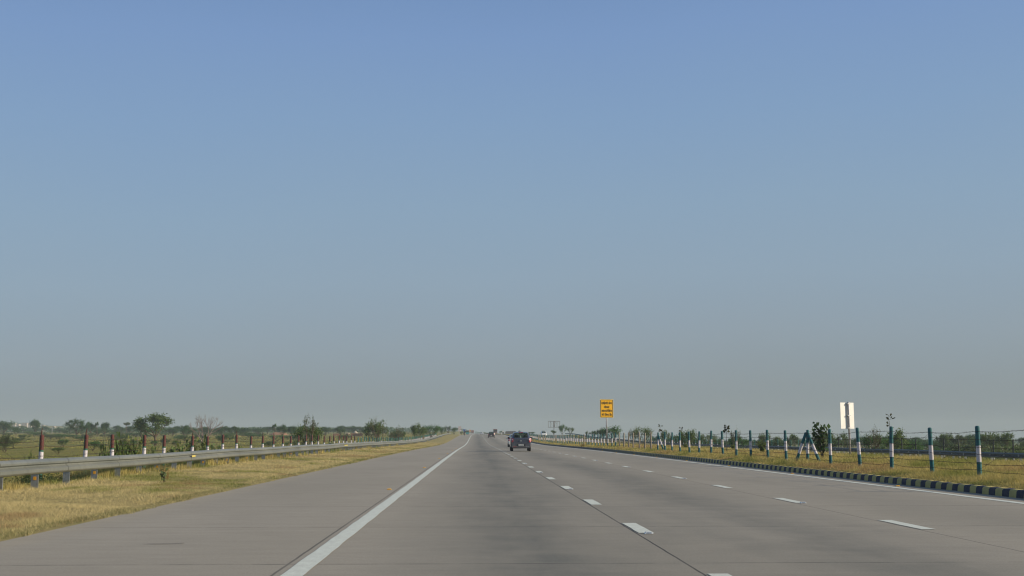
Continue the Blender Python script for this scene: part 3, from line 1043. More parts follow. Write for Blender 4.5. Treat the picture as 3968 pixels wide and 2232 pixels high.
    MB().box(-.60 * W / .8, .60 * W / .8, .085, .10, 1.005 * H, 1.022 * H).build('window_seal', BLACKP, root)
    MB().tube([(0, .30, 1.36 * H), (.26, .10, 1.07 * H)], .009, 4).build('rear_wiper', BLACKP, root)
    MB().box(-.17, .17, .30, .40, 1.452 * H, 1.485 * H, top=.9).build('spoiler_lamp', REDL, root)
    return root


def on_road(px, Z): return (at(px, Z), Z, float(zr(Z)) + .004)


PA = car_paint('paint_slate', (.060, .072, .102), .2)
PB = car_paint('paint_white', (.72, .74, .71), .0)
PC = car_paint('paint_dark_plum', (.040, .030, .040), .3)
hatchback(on_road(2019, 92), 0, 'slate grey hatchback nearest the camera with a chrome badge and white plate', PA, plate='UP 16 AP 2228')
hatchback(on_road(1997, 137), 0, 'white hatchback half hidden behind the slate grey car', PB, (1.05, 1.05, .97), plate='', rear_wiper=True)
hatchback(on_road(1904, 311), 0, 'dark plum hatchback further up the road near the crest', PC, (1.08, 1.0, 1.05), plate='')

# white utility vehicle coming the other way
Z = 361.0; X = at(2107, Z)
suv = hatchback((X, Z + 2.0, lz(X, Z) + .03), math.pi, 'white oncoming utility vehicle seen over the median fence', PB, (1.10, 1.15, 1.2), plate='')
suv.name = 'utility_vehicle'; suv['category'] = 'utility vehicle'
MB().box(-.5, .5, .9, 2.0, 1.875, 1.92, top=.94).build('roof_rack', BLACKP, suv)

# small white car beyond the crest, and a red lorry
Z = 660.0
far = hatchback((at(1866, Z), Z, float(zr(Z)) + .004), 0, 'tiny blue and white car beyond the crest', car_paint('paint_pale', (.5, .55, .62), .0), plate='')
Z = 1150.0
lorry = thing('lorry', (at(1831, Z), Z, float(zr(Z)) + .004), 'red lorry far off on the skyline left of the road', 'lorry')
MR = mat('lorry_red', (.22, .05, .04), .6, .2, 2); 
MB().box(-1.2, 1.2, 0, 5.6, 1.0, 3.2).build('cargo_body', MR, lorry)
m = MB(); m.box(-1.18, 1.18, 5.75, 7.3, .75, 2.75, top=.94); m.build('cab', MR, lorry)
m = MB(); m.box(-.45, .45, 0, 7.3, .62, .95); m.build('chassis', BLACKP, lorry)
for y in (1.1, 2.4, 6.3):
    for sx_ in (-1, 1):
        MB().lathe([(.2, -.14), (.48, -.15), (.5, 0), (.48, .15), (.2, .14)], 14, (sx_ * 1.0, y, .5), 'x').build('wheel', TYRE, lorry)
for sx_ in (-1, 1): MB().box(sx_ * .95 - .15, sx_ * .95 + .15, -.03, -.002, 1.05, 1.25).build('tail_light', REDL, lorry)
MB().box(-.9, .9, 7.25, 7.33, 1.75, 2.4, top=.95).build('windscreen', GLASS, lorry)
# dark bus in the oncoming lanes
Z = 720.0; X = at(1919, Z)
bus = thing('bus', (X, Z, lz(X, Z) + .02), 'small dark red bus in the oncoming lanes right of the plum hatchback', 'bus', rz=math.pi)
MB().box(-1.2, 1.2, -4, 4, .45, 2.95, top=.96).build('body', mat('bus_red', (.16, .06, .06), .5), bus)
MB().box(-1.08, 1.08, 3.98, 4.07, 1.5, 2.5, top=.95).build('windscreen', GLASS, bus)
for y in (-2.4, 2.5):
    for sx_ in (-1, 1): MB().lathe([(.2, -.13), (.46, -.14), (.48, .14), (.2, .13)], 14, (sx_ * 1.06, y, .48), 'x').build('wheel', TYRE, bus)
for sx_ in (-1, 1): MB().box(sx_ * .85 - .14, sx_ * .85 + .14, 3.9, 4.06, .8, 1.0).build('headlight', CLRL, bus)

# teal three-wheeler standing on the shoulder
Z = 455.0; X = at(1811, Z)
au = thing('auto_rickshaw', (X, Z, float(zr(Z)) + .004), 'small teal three wheeler on the shoulder beyond the motorcyclist', 'three wheeler')
MT = mat('teal_body', (.06, .30, .33), .5)
m = MB(); m.box(-.62, .62, 0, 1.5, .35, .95, top=.97); m.add([(-.45, 1.5, .4), (.45, 1.5, .4), (.3, 2.45, .45), (-.3, 2.45, .45), (-.5, 1.5, .95), (.5, 1.5, .95), (.28, 2.3, .9), (-.28, 2.3, .9)],
      [(3, 2, 1, 0), (4, 5, 6, 7), (1, 2, 6, 5), (2, 3, 7, 6), (3, 0, 4, 7)]); m.build('body', MT, au)
m = MB(); m.box(-.62, .62, -.05, 1.9, 1.5, 1.66, top=.9); m.build('hood', BLACKP, au)
m = MB()
for x, y in ((-.55, .05), (.55, .05), (-.5, 1.75), (.5, 1.75)): m.tube([(x, y, .9), (x, y, 1.52)], .03, 5)
m.build('hood_frame', BLACKP, au)
for x, y in ((-.5, .45), (.5, .45), (0, 2.2)): MB().lathe([(.08, -.05), (.2, -.06), (.22, 0), (.2, .06), (.08, .05)], 14, (x, y, .22), 'x').build('wheel', TYRE, au)


# motorcyclist
def skin_body(name, verts, edges, radii, root_i, m, parent=None):
    me = bpy.data.meshes.new(name); me.from_pydata(verts, edges, [])
    o = bpy.data.objects.new(name, me); COL.objects.link(o)
    md = o.modifiers.new('skin', 'SKIN'); o.modifiers.new('sub', 'SUBSURF').levels = 1
    lay = me.skin_vertices[0] if me.skin_vertices else None
    if lay is None:
        import bmesh
        bm = bmesh.new(); bm.from_mesh(me); bm.verts.layers.skin.verify(); bm.to_mesh(me); bm.free()
        lay = me.skin_vertices[0]
    for d, r in zip(lay.data, radii): d.radius = (r, r); d.use_root = False
    lay.data[root_i].use_root = True
    dg = bpy.context.evaluated_depsgraph_get()
    nm = bpy.data.meshes.new_from_object(o.evaluated_get(dg))
    o.modifiers.clear(); o.data = nm; bpy.data.meshes.remove(me)
    nm.materials.clear(); nm.materials.append(m)
    nm.polygons.foreach_set('use_smooth', [True] * len(nm.polygons))
    if parent is not None: o.parent = parent
    return o


Z = 382.0; X = at(1799.5, Z); zb = float(zr(Z)) + .004
mc = thing('motorcycle', (X, Z, zb), 'dark motorcycle ridden along the shoulder near the crest', 'motorcycle')
MCP = mat('bike_dark', (.05, .02, .02), .4)
for y in (-.62, .66):
    wh = bpy.data.objects.new('wheel', None); COL.objects.link(wh); wh.parent = mc; wh.location = (0, y, .3)
    MB().lathe([(.22, -.04), (.28, -.05), (.3, 0), (.28, .05), (.22, .04)], 18, axis='x').build('tyre', TYRE, wh, True)
    MB().lathe([(.03, -.03), (.21, -.02), (.21, .02), (.03, .03)], 14, axis='x').build('rim', RIM, wh)
m = MB(); m.tube([(0, -.75, .72), (0, -.4, .76), (0, .1, .76)], [.1, .13, .12], 8); m.build('seat', BLACKP, mc)
m = MB(); m.tube([(0, .05, .78), (0, .25, .84), (0, .48, .80)], [.1, .16, .09], 8); m.build('fuel_tank', MCP, mc, True)
m = MB(); m.box(-.13, .13, -.1, .32, .25, .62, top=.8); m.build('engine', BLACKP, mc)
m = MB(); m.tube([(0, .66, .3), (0, .5, .85), (0, .45, 1.0)], .035, 6); m.tube([(-.34, .34, 1.02), (-.1, .45, 1.0), (.1, .45, 1.0), (.34, .34, 1.02)], .018, 6); m.build('handlebar', CHROME, mc)
m = MB(); m.lathe([(.02, .52), (.08, .54), (.085, .62)], 12, (0, 0, .88), 'y'); m.build('headlight', CLRL, mc)
m = MB(); m.box(-.08, .08, -.86, -.8, .66, .76); m.build('tail_light', REDL, mc)
m = MB(); m.tube([(.14, -.1, .3), (.15, -.7, .36)], [.035, .05], 8); m.build('exhaust', CHROME, mc)
rider = thing('person', (X, Z - .12, zb), 'motorcyclist in dark clothes and helmet riding along the shoulder', 'person')
CLOTH = mat('dark_clothes', (.045, .05, .07), .9, .2, 8)
SKIN = mat('skin', (.22, .12, .075), .6, .1, 8)
vv = [(0, 0, .86), (0, .04, 1.08), (0, .07, 1.32), (0, .09, 1.46), (0, .11, 1.56), (0, .13, 1.68)]
ee = [(0, 1), (1, 2), (2, 3), (3, 4), (4, 5)]; rr = [.15, .14, .17, .07, .06, .10]
for s_ in (-1, 1):
    b0 = len(vv)
    vv += [(s_ * .18, .07, 1.36), (s_ * .27, .18, 1.12), (s_ * .32, .44, 1.04)]; rr += [.065, .05, .035]
    ee += [(2, b0), (b0, b0 + 1), (b0 + 1, b0 + 2)]
    b1 = len(vv)
    vv += [(s_ * .12, .04, .84), (s_ * .2, .42, .74), (s_ * .2, .2, .36), (s_ * .2, .36, .30)]; rr += [.095, .075, .055, .045]
    ee += [(0, b1), (b1, b1 + 1), (b1 + 1, b1 + 2), (b1 + 2, b1 + 3)]
skin_body('figure', vv, ee, rr, 0, CLOTH, rider)
m = MB(); m.lathe([(.05, 1.57), (.115, 1.6), (.135, 1.68), (.12, 1.77), (.07, 1.82), (.01, 1.835)], 14, (0, .13, 0)); m.build('helmet', mat('helmet_black', (.03, .03, .035), .3), rider, True)
for s_ in (-1, 1):
    m = MB(); hx, hy, hz = s_ * .33, .46, 1.03
    m.tube([(s_ * .32, .43, 1.04), (hx, hy + .04, hz)], [.034, .04], 7)
    for f_ in range(4): m.tube([(hx - .035 + .022 * f_, hy + .04, hz + .02), (hx - .035 + .022 * f_, hy + .085, hz + .01), (hx - .035 + .022 * f_, hy + .08, hz - .025 + .003 * f_)], .0095, 5)
    m.tube([(hx - s_ * .04, hy + .0, hz), (hx - s_ * .055, hy + .05, hz - .02)], .011, 5)
    m.build('hand', SKIN, rider)
HAZE_DENSITY = .00030

# ------------------------------------------------------------------ vegetation
LEAF = mat_leaf('leaves', .42, .6)
GRASSM = mat_leaf('grass_blades', .35, .8)
BARK = mat('bark', (.105, .075, .052), .9, .35, 9, bump=.4)
BARKB = mat('pale_bark', (.21, .165, .145), .9, .25, 9)


def leaf_cloud(P, size, cols, flat=0.0, aspect=1.0, rng=NR):
    """one small pointed face per point of P; returns V, F, C"""
    n = len(P)
    size = np.broadcast_to(np.asarray(size, float), (n,)) * rng.uniform(.65, 1.35, n)
    d = rng.normal(size=(n, 3)); d[:, 2] *= (1 - flat); d /= np.linalg.norm(d, axis=1)[:, None] + 1e-9
    e = rng.normal(size=(n, 3)); e[:, 2] *= (1 - flat)
    e -= d * (e * d).sum(1)[:, None]; e /= np.linalg.norm(e, axis=1)[:, None] + 1e-9
    a = d * size[:, None]; b = e * (size * .5 * aspect)[:, None]
    V = np.stack([P - a * .5, P + b * .9 - a * .05, P + a * .5, P - b * .9 - a * .05], 1).reshape(-1, 3)
    F = np.arange(n * 4).reshape(n, 4)
    return V, F, np.repeat(cols, 4, axis=0)


def leaf_cols(n, base, var=.35, warm=.12, rng=NR):
    b = np.asarray(base)[None, :] * rng.uniform(1 - var, 1 + var, (n, 1))
    b = b * (1 + rng.normal(0, 1, (n, 1)) * np.array([[warm, 0, -warm * .5]]))
    return np.clip(b, .004, 1)


def grow_tree(kind, seed):
    """a tree one metre high: (trunk MB, crown points, leaf size)"""
    r = random.Random(seed)
    mb = MB(); tips = []
    P = dict(acacia=dict(first=.20, n0=5, up=.85, spread=.75, depth=3, flat=.22, tip=.095, per=40, leaf=.026),
             round=dict(first=.20, n0=5, up=.95, spread=.62, depth=3, flat=.0, tip=.11, per=34, leaf=.032),
             bushy=dict(first=.05, n0=6, up=.9, spread=.62, depth=3, flat=.0, tip=.11, per=24, leaf=.028),
             sparse=dict(first=.08, n0=6, up=1.1, spread=.62, depth=3, flat=.0, tip=.075, per=14, leaf=.026),
             twiggy=dict(first=.06, n0=6, up=1.15, spread=.55, depth=4, flat=.0, tip=.06, per=2, leaf=.026),
             thin=dict(first=.52, n0=3, up=1.0, spread=.45, depth=2, flat=.3, tip=.075, per=60, leaf=.035),
             bare=dict(first=.08, n0=5, up=1.15, spread=.55, depth=5, flat=.0, tip=.0, per=0, leaf=.0))[kind]

    def branch(p, d, L, rad, depth):
        pts = [p]; q_ = p.copy(); dd = d.copy(); ns = 3
        for i in range(ns):
            dd = (dd + Vector((r.uniform(-.22, .22), r.uniform(-.22, .22), r.uniform(-.10, .16) - P['flat'] * .12))).normalized()
            q_ = q_ + dd * (L / ns); pts.append(q_.copy())
        mb.tube(pts, [rad * (1 - .42 * i / ns) for i in range(ns + 1)], 5 if rad > .008 else 4, cap=False)
        if depth == 0:
            tips.append(q_.copy()); tips.append(pts[2].copy()); return
        for _ in range(r.choice((2, 3, 3)) if kind != 'bare' else r.choice((2, 2, 3))):
            a = r.uniform(0, 2 * math.pi)
            side = Vector((math.cos(a), math.sin(a), r.uniform(-.15, .3)))
            nd = (dd * P['up'] + side * P['spread'] + Vector((0, 0, .12 - P['flat'] * .30))).normalized()
            branch(q_, nd, L * r.uniform(.62, .85), rad * .58, depth - 1)
        if depth <= 2 and kind not in ('thin',): tips.append(q_.copy())

    base_r = {'bushy': .02, 'bare': .040}.get(kind, .030)
    fl = P['first']
    lean = Vector((r.uniform(-.05, .05), r.uniform(-.05, .05), fl))
    mb.tube([Vector((0, 0, -.04)), Vector((0, 0, .0)), lean * .6, lean], [base_r * 1.35, base_r * 1.15, base_r, base_r * .9], 7, cap=False)
    for k in range(P['n0']):
        a = 2 * math.pi * (k + r.uniform(-.3, .3)) / P['n0']
        d = Vector((math.cos(a) * P['spread'], math.sin(a) * P['spread'], P['up'] * r.uniform(.6, 1.2))).normalized()
        branch(lean, d, .30 * r.uniform(.8, 1.15), base_r * .62, P['depth'] - 1)
    if kind in ('round', 'thin', 'sparse'):
        branch(lean, Vector((0, 0, 1)), .28, base_r * .6, P['depth'] - 1)
    rr = np.random.default_rng(seed)
    pts = []
    for t in tips:
        if P['per'] == 0: break
        m = max(1, int(P['per'] * r.uniform(.4, 1.5)))
        g = rr.normal(0, 1, (m, 3)) * P['tip'] * np.array([.62, .62, .62 * (1 - P['flat'] * .75)]) * r.uniform(.6, 1.1)
        pts.append(np.array(t)[None, :] + g)
    pts = np.concatenate(pts) if pts else np.zeros((0, 3))
    allz = max([v[2] for v in mb.v] + ([float(np.percentile(pts[:, 2], 99))] if len(pts) else []))
    allw = max(abs(float(np.percentile(pts[:, 0], 98))) if len(pts) else 0, abs(float(np.percentile(pts[:, 0], 2))) if len(pts) else 0, max(abs(v[0]) for v in mb.v) * .9)
    return mb, pts, P['leaf'], allz, allw


TREE_MESH = {}


def tree_mesh(kind, seed, green, bark=None):
    key = (kind, seed, green)
    if key not in TREE_MESH:
        mb, pts, ls, h, w = grow_tree(kind, seed)
        mb.v = [(x / w * .5, y / w * .5, z / h) for x, y, z in mb.v]            # one metre high, one metre wide
        tm = mb.mesh('trunk', bark or (BARKB if kind == 'bare' else BARK), True)
        cm = None
        if len(pts):
            pts = pts / np.array([w * 2, w * 2, h])
            V, F, C = leaf_cloud(pts, ls * 1.55, leaf_cols(len(pts), green, .38, .10, np.random.default_rng(seed + 5)), .15, .9)
            cm = np_mesh('crown', V, F, LEAF, C)
        TREE_MESH[key] = (tm, cm)
    return TREE_MESH[key]


G_DARK = (.062, .128, .044); G_OLIVE = (.115, .172, .050); G_MID = (.082, .170, .050); G_GREY = (.130, .165, .078)


def tree(name, kind, seed, green, x, y, H, W, label, cat='tree', group=None, z=None, rz=None):
    tm, cm = tree_mesh(kind, seed, green)
    zz = lz(x, y) if z is None else z
    t = thing(name, (x, y, zz), label, cat, group, RNG.uniform(-.5, .5) if rz is None else rz)
    t.scale = (W, W, H)
    for nm, me in (('trunk', tm), ('crown', cm)):
        if me is None: continue
        o = bpy.data.objects.new(nm, me); COL.objects.link(o); o.parent = t
    return t


def ptree(name, kind, seed, green, px, top, wpx, Z, label, cat='tree', group=None):
    x = at(px, Z); zb = lz(x, Z)
    H = max(zat(px, top, Z) - zb, .6); W = max(wpx * Z / 4540, .4)
    return tree(name, kind, seed, green, x, Z, H, W, label, cat, group, zb)


GF = 'trees of the hazy tree line across the left fields'
LF = 'small hazy tree in the distant line across the left fields'
TREES = [
    ('acacia_tree', 'acacia', 3, G_OLIVE, 604, 1606, 150, 248, 'large flat topped acacia standing alone in the left field', None),
    ('acacia_tree', 'acacia', 8, G_DARK, 553, 1640, 62, 300, 'low acacia touching the left side of the large flat topped acacia', None),
    ('bare_tree', 'bare', 5, G_DARK, 790, 1605, 128, 205, 'leafless pale tree with a spray of bare twigs in the left field', None),
    ('acacia_tree', 'acacia', 12, G_DARK, 297, 1626, 74, 420, 'umbrella shaped acacia between the first and second maroon posts', None),
    ('round_tree', 'round', 4, G_DARK, 138, 1628, 40, 560, 'dark tree in front of the pale houses on the far left hill', None),
    ('round_tree', 'round', 9, G_DARK, 14, 1632, 58, 540, 'dense dark tree at the left edge of the picture', None),
    ('thorn_bush', 'bushy', 2, G_GREY, 22, 1682, 64, 150, 'grey green thorny bush low at the left edge behind the barrier', None),
    ('round_tree', 'round', 6, G_DARK, 350, 1637, 36, 500, 'rounded tree just right of the umbrella shaped acacia', None),
    ('thin_tree', 'thin', 3, G_DARK, 376, 1636, 20, 500, 'thin bare stemmed tree between two rounded trees in the left field', None),
    ('round_tree', 'round', 11, G_DARK, 405, 1638, 34, 470, 'rounded tree left of the middle maroon posts in the far field', None),
    ('thin_tree', 'thin', 5, G_GREY, 488, 1637, 26, 520, 'slender flat headed tree left of the large acacia', None),
    ('round_tree', 'round', 6, G_DARK, 462, 1650, 40, 620, None, GF), ('acacia_tree', 'acacia', 12, G_DARK, 512, 1654, 44, 640, None, GF),
    ('acacia_tree', 'acacia', 8, G_DARK, 718, 1649, 60, 380, 'dark spreading tree left of the leafless pale tree', None),
    ('round_tree', 'round', 9, G_DARK, 668, 1658, 40, 520, None, GF), ('round_tree', 'round', 4, G_DARK, 800, 1655, 46, 520, None, GF),
    ('round_tree', 'round', 11, G_DARK, 859, 1655, 48, 470, 'dark rounded tree right of the leafless pale tree', None),
    ('acacia_tree', 'acacia', 3, G_DARK, 908, 1653, 46, 430, 'broad low tree half way along the left tree line', None),
    ('round_tree', 'round', 6, G_DARK, 955, 1660, 40, 640, None, GF), ('round_tree', 'round', 9, G_DARK, 1000, 1659, 44, 600, None, GF),
    ('thin_tree', 'thin', 3, G_MID, 1066, 1643, 24, 420, 'tall bare stemmed tree with a small round head by the red earth bank', None),
    ('round_tree', 'round', 4, G_DARK, 1096, 1648, 42, 430, 'full rounded tree beside the tall bare stemmed tree', None),
    ('round_tree', 'round', 11, G_DARK, 1130, 1652, 34, 400, 'upright dark tree behind the dry reeds on the left', None),
    ('thorn_bush', 'twiggy', 2, G_GREY, 1196, 1608, 76, 91, 'tall thorny bush with bare upper twigs behind the left fence', None),
    ('thorn_bush', 'bushy', 7, G_OLIVE, 1194, 1648, 96, 92, 'leafy lower thicket around the tall thorny bush', None),
    ('round_tree', 'round', 9, G_DARK, 1262, 1654, 30, 520, 'small dark tree right of the tall thorny bush', None),
    ('round_tree', 'round', 6, G_DARK, 1318, 1656, 38, 480, 'dark tree left of the long brick wall', None),
    ('round_tree', 'round', 4, G_DARK, 1372, 1667, 60, 720, None, GF), ('round_tree', 'round', 11, G_DARK, 1420, 1664, 40, 520, 'low dark tree at the right end of the brick wall', None),
    ('thorn_tree', 'twiggy', 6, G_OLIVE, 1466, 1617, 84, 200, 'feathery thorn tree leaning right behind the green topped posts', None),
    ('thorn_bush', 'bushy', 3, G_OLIVE, 1455, 1636, 82, 202, 'dense base of the feathery thorn tree leaning right', None),
    ('thorn_bush', 'twiggy', 9, G_GREY, 1542, 1650, 58, 215, 'straggly grey bush between two thorn trees by the left fence', None),
    ('thorn_bush', 'bushy', 7, G_DARK, 1535, 1668, 70, 230, 'dark thicket under the straggly grey bush', None),
    ('thorn_tree', 'bushy', 2, G_OLIVE, 1612, 1642, 64, 232, 'bushy olive tree above the far green topped posts', None),
    ('dense_bush', 'bushy', 7, G_MID, 1672, 1648, 74, 290, 'dense deep green bush where the left barrier climbs the rise', None),
    ('dense_bush', 'bushy', 3, G_OLIVE, 1640, 1660, 44, 285, 'lower bush left of the dense deep green bush', None),
    ('roadside_bush', 'bushy', 2, G_DARK, 1712, 1656, 30, 420, 'left of three small bushes before the white notice board', None),
    ('roadside_bush', 'sparse', 6, G_DARK, 1736, 1650, 26, 440, 'pointed middle one of three small bushes before the white notice board', None),
    ('roadside_bush', 'bushy', 7, G_DARK, 1760, 1656, 28, 450, 'right of three small bushes before the white notice board', None),
    ('roadside_bush', 'bushy', 3, G_DARK, 1811, 1668, 17, 560, 'small bush between the blue and the orange boards', None),
    ('roadside_bush', 'bushy', 2, G_OLIVE, 1788, 1672, 22, 500, 'low bush behind the foot of the white notice board', None),
    # right of the road
    ('roadside_bush', 'sparse', 9, G_OLIVE, 1878, 1674, 12, 700, 'wispy plant in the median beyond the crest left of the plum hatchback', None),
    ('roadside_bush', 'bushy', 3, G_OLIVE, 1886, 1677, 14, 650, 'low olive bush in the median just left of the plum hatchback', None),
    ('roadside_bush', 'bushy', 7, G_DARK, 1942, 1670, 20, 640, 'dark bush left of the small white hut on the skyline', None),
    ('roadside_bush', 'bushy', 2, G_DARK, 2012, 1668, 14, 620, 'dark tuft right of the long low roof on the skyline', None),
    ('roadside_bush', 'bushy', 3, G_DARK, 2062, 1674, 30, 480, 'low bushes left of the white oncoming vehicle', None),
    ('round_tree', 'bushy', 2, G_MID, 2177, 1646, 40, 420, 'bushy tree at the right foot of the empty hoarding frame', None),
    ('round_tree', 'round', 6, G_OLIVE, 2145, 1668, 22, 430, 'small reddish green tree in front of the hoarding pole', None),
    ('round_tree', 'bushy', 7, G_OLIVE, 2211, 1656, 25, 410, 'narrow tree standing apart right of the hoarding frame', None),
    ('roadside_bush', 'sparse', 2, G_DARK, 2274, 1671, 20, 330, 'spiky bush midway between hoarding frame and amber sign', None),
    ('round_tree', 'acacia', 8, G_DARK, 2299, 1670, 30, 330, 'low flat tree left of the amber sign', None),
    ('round_tree', 'round', 4, G_DARK, 2328, 1662, 28, 250, 'dark tree close behind the amber sign pole on its left', None),
    ('round_tree', 'bushy', 3, G_MID, 2376, 1653, 78, 230, 'broad leafy tree behind the amber sign pole', None),
    ('thorn_bush', 'sparse', 6, G_GREY, 2452, 1664, 30, 170, 'pale wispy thorn bush right of the amber sign', None),
    ('thorn_tree', 'bushy', 7, G_OLIVE, 2489, 1655, 66, 190, 'spreading thorn tree right of the amber sign', None),
    ('thorn_bush', 'bushy', 2, G_OLIVE, 2574, 1667, 40, 200, 'rounded bush behind the third bay past the bare posts', None),
    ('thorn_bush', 'bushy', 3, G_OLIVE, 2668, 1667, 78, 130, 'bushy thorn thicket left of the single twig sprout', None),
    ('thorn_bush', 'bushy', 7, G_OLIVE, 2742, 1682, 60, 170, 'low thicket right of the single twig sprout', None),
    ('thorn_bush', 'twiggy', 4, G_GREY, 2848, 1659, 42, 120, 'spiky topped bush behind the middle of the median fence', None),
    ('thorn_bush', 'bushy', 2, G_MID, 2850, 1690, 88, 122, 'leafy thicket round the foot of the spiky topped bush', None),
    ('round_tree', 'round', 9, G_OLIVE, 2960, 1681, 44, 250, 'rounded tree left of the braced post', None),
    ('round_tree', 'acacia', 3, G_OLIVE, 3072, 1684, 52, 260, 'flat topped tree just left of the braced post', None),
    ('round_tree', 'round', 6, G_OLIVE, 3020, 1694, 44, 300, 'low tree between two rounder trees left of the braced post', None),
    ('round_tree', 'round', 4, G_OLIVE, 3214, 1680, 62, 210, 'dark round tree right of the leafy sapling', None),
    ('round_tree', 'acacia', 12, G_OLIVE, 3268, 1681, 52, 220, 'flat tree behind the pole of the white sign', None),
    ('thorn_bush', 'twiggy', 9, G_GREY, 3390, 1653, 62, 96, 'twiggy thorn bush with bare grey top beyond the far barrier', None),
    ('thorn_bush', 'bushy', 3, G_MID, 3384, 1686, 100, 98, 'green thicket beneath the twiggy thorn bush beyond the far barrier', None),
    ('round_tree', 'acacia', 8, G_OLIVE, 3468, 1668, 96, 125, 'dome shaped tree behind the post with the sprouting twig', None),
    ('roadside_bush', 'bushy', 7, G_MID, 3542, 1709, 50, 120, 'low green bush between the two rightmost nearer posts', None),
    ('round_tree', 'thin', 3, G_DARK, 3541, 1696, 14, 420, 'tiny far tree in the gap between posts on the right', None),
    ('round_tree', 'round', 11, G_OLIVE, 3661, 1682, 56, 240, 'round crowned tree left of a greyer round tree at far right', None),
    ('round_tree', 'acacia', 3, G_GREY, 3717, 1686, 62, 240, 'greyish round tree second from the far right post', None),
    ('round_tree', 'round', 6, G_OLIVE, 3778, 1700, 34, 260, 'small tree directly behind the rightmost post', None),
    ('round_tree', 'round', 9, G_OLIVE, 3838, 1679, 84, 225, 'wide tree just right of the rightmost post', None),
    ('round_tree', 'round', 4, G_OLIVE, 3890, 1678, 62, 220, 'tall round tree at the far right of the picture', None),
    ('round_tree', 'round', 11, G_OLIVE, 3962, 1714, 34, 240, 'low tree cut by the right edge of the picture', None),
]
for nm, kd_, sd_, gr, px, top, w, Z, lab, grp in TREES:
    ptree(nm, kd_, sd_, gr, px, top, w, Z, lab or LF, 'bush' if 'bush' in nm else 'tree', grp)
r2 = random.Random(21)
kinds = [('round', 4), ('round', 6), ('round', 9), ('round', 11), ('acacia', 8), ('acacia', 12)]
for k in range(64):
    px = 10 + k * 22 + r2.uniform(-14, 14); Z = r2.uniform(480, 950)
    if 1025 < px < 1125 or 1270 < px < 1425: Z = max(Z, 700)
    kk = r2.choice(kinds)
    ptree('field_tree', kk[0], kk[1], G_DARK, px, 1650 + r2.uniform(0, 17), r2.uniform(26, 50), Z, LF, 'tree', GF)
GR = 'trees of the hazy line beyond the right fence'
for k in range(60):
    px = (2560 + k * 56 if k < 26 else r2.uniform(2600, 3960)) + r2.uniform(-24, 24); Z = r2.uniform(320, 620) if k < 26 else r2.uniform(200, 420)
    kk = r2.choice(kinds)
    x = at(px, Z); H = r2.uniform(3.2, 5.2) * (1 if k < 26 else .8)
    tree('field_tree', kk[0], kk[1], G_DARK, x, Z, H, r2.uniform(4, 7), 'small hazy tree in the distant line beyond the right fence', 'tree', GR)
GB = 'scrub bushes dotted over the left field'
for k in range(150):
    px = r2.uniform(-20, 1500); Z = r2.uniform(130, 260) if k < 22 else r2.uniform(300, 760)
    if (1025 < px < 1125 or 1270 < px < 1425) and Z > 380: continue
    x = at(px, Z)
    if x > -18: continue
    tree('scrub_bush', 'bushy', r2.choice((2, 3, 7)), r2.choice((G_OLIVE, G_MID, G_GREY)), x, Z, r2.uniform(.7, 1.5) * (1 if Z < 300 else 1.35), r2.uniform(1.2, 2.6) * (1 if Z < 300 else 2.2), 'small scrub bush dotted in the open left field', 'bush', GB)
GB2 = 'scrub bushes dotted beyond the far right barrier'
for k in range(34):
    px = r2.uniform(2500, 3968); Z = r2.uniform(95, 300); x = at(px, Z)
    if x < 40: continue
    tree('scrub_bush', 'bushy', r2.choice((2, 3, 7)), r2.choice((G_OLIVE, G_MID, G_GREY)), x, Z, r2.uniform(1.0, 2.2), r2.uniform(2, 4), 'small scrub bush dotted beyond the far right barrier', 'bush', GB2)

# far woods that read as one mass
Pn, Cn, Sn = [], [], []
for k in range(2200):
    px = r2.uniform(-1700, 5700)
    Z = r2.uniform(850, 2000)
    x = at(px, Z)
    if -40 < x < 60 and Z < 1600: continue
    z = float(gz(x, Z)); H = r2.uniform(2.5, 5.2) * (1.0 if px < 1900 else .8); W = r2.uniform(6, 14)
    n = 60
    g = NR.normal(0, 1, (n, 3)); g /= np.linalg.norm(g, axis=1)[:, None]; g *= NR.uniform(.3, 1, (n, 1)) ** .5
    Pn.append(np.array([x, Z, z + H * .42]) + g * np.array([W / 2, W / 2, H * .56]))
    Cn.append(leaf_cols(n, G_DARK, .3, .08)); Sn.append(np.full(n, H * .26))
V, F, C = leaf_cloud(np.concatenate(Pn), np.concatenate(Sn), np.concatenate(Cn), .2)
tag(np_obj('far_woods', V, F, LEAF, C), 'hazy far woods along the skyline', 'woods', kind='stuff')


# leafy shrubs with big leaves behind the left fence
def leafy_mesh(seed, n_st, H, spread, leaf, green, per=18, bare=.0):
    r = random.Random(seed); mb = MB(); pts = []; rr = np.random.default_rng(seed)
    for k in range(n_st):
        a = r.uniform(0, 6.28); l = r.uniform(.3, 1) * spread; h = H * r.uniform(.6, 1.0)
        p = [Vector((math.cos(a) * l * t * (.5 + .5 * t), math.sin(a) * l * t * (.5 + .5 * t), -.05 + (h + .05) * t)) + Vector((r.uniform(-.03, .03), r.uniform(-.03, .03), 0)) for t in (0, .3, .6, .85, 1)]
        mb.tube(p, [.012, .011, .008, .006, .003], 5)
        for j in range(per):
            t = bare + (1 - bare) * (j + r.random()) / per
            i = min(int(t * 4), 3); q_ = p[i].lerp(p[i + 1], t * 4 - i)
            pts.append(np.array(q_) + rr.normal(0, leaf * .55, 3))
    pts = np.array(pts)
    V, F, C = leaf_cloud(pts, leaf, leaf_cols(len(pts), green, .35, .12, rr), .1, 1.25, rr)
    return mb.mesh('stem', BARK), np_mesh('foliage', V, F, LEAF, C)


SHRUB = [leafy_mesh(31 + k, 26, 1.2, .75, .13, g, 26) for k, g in enumerate([(.15, .205, .065), (.13, .185, .055), (.165, .21, .07)])]


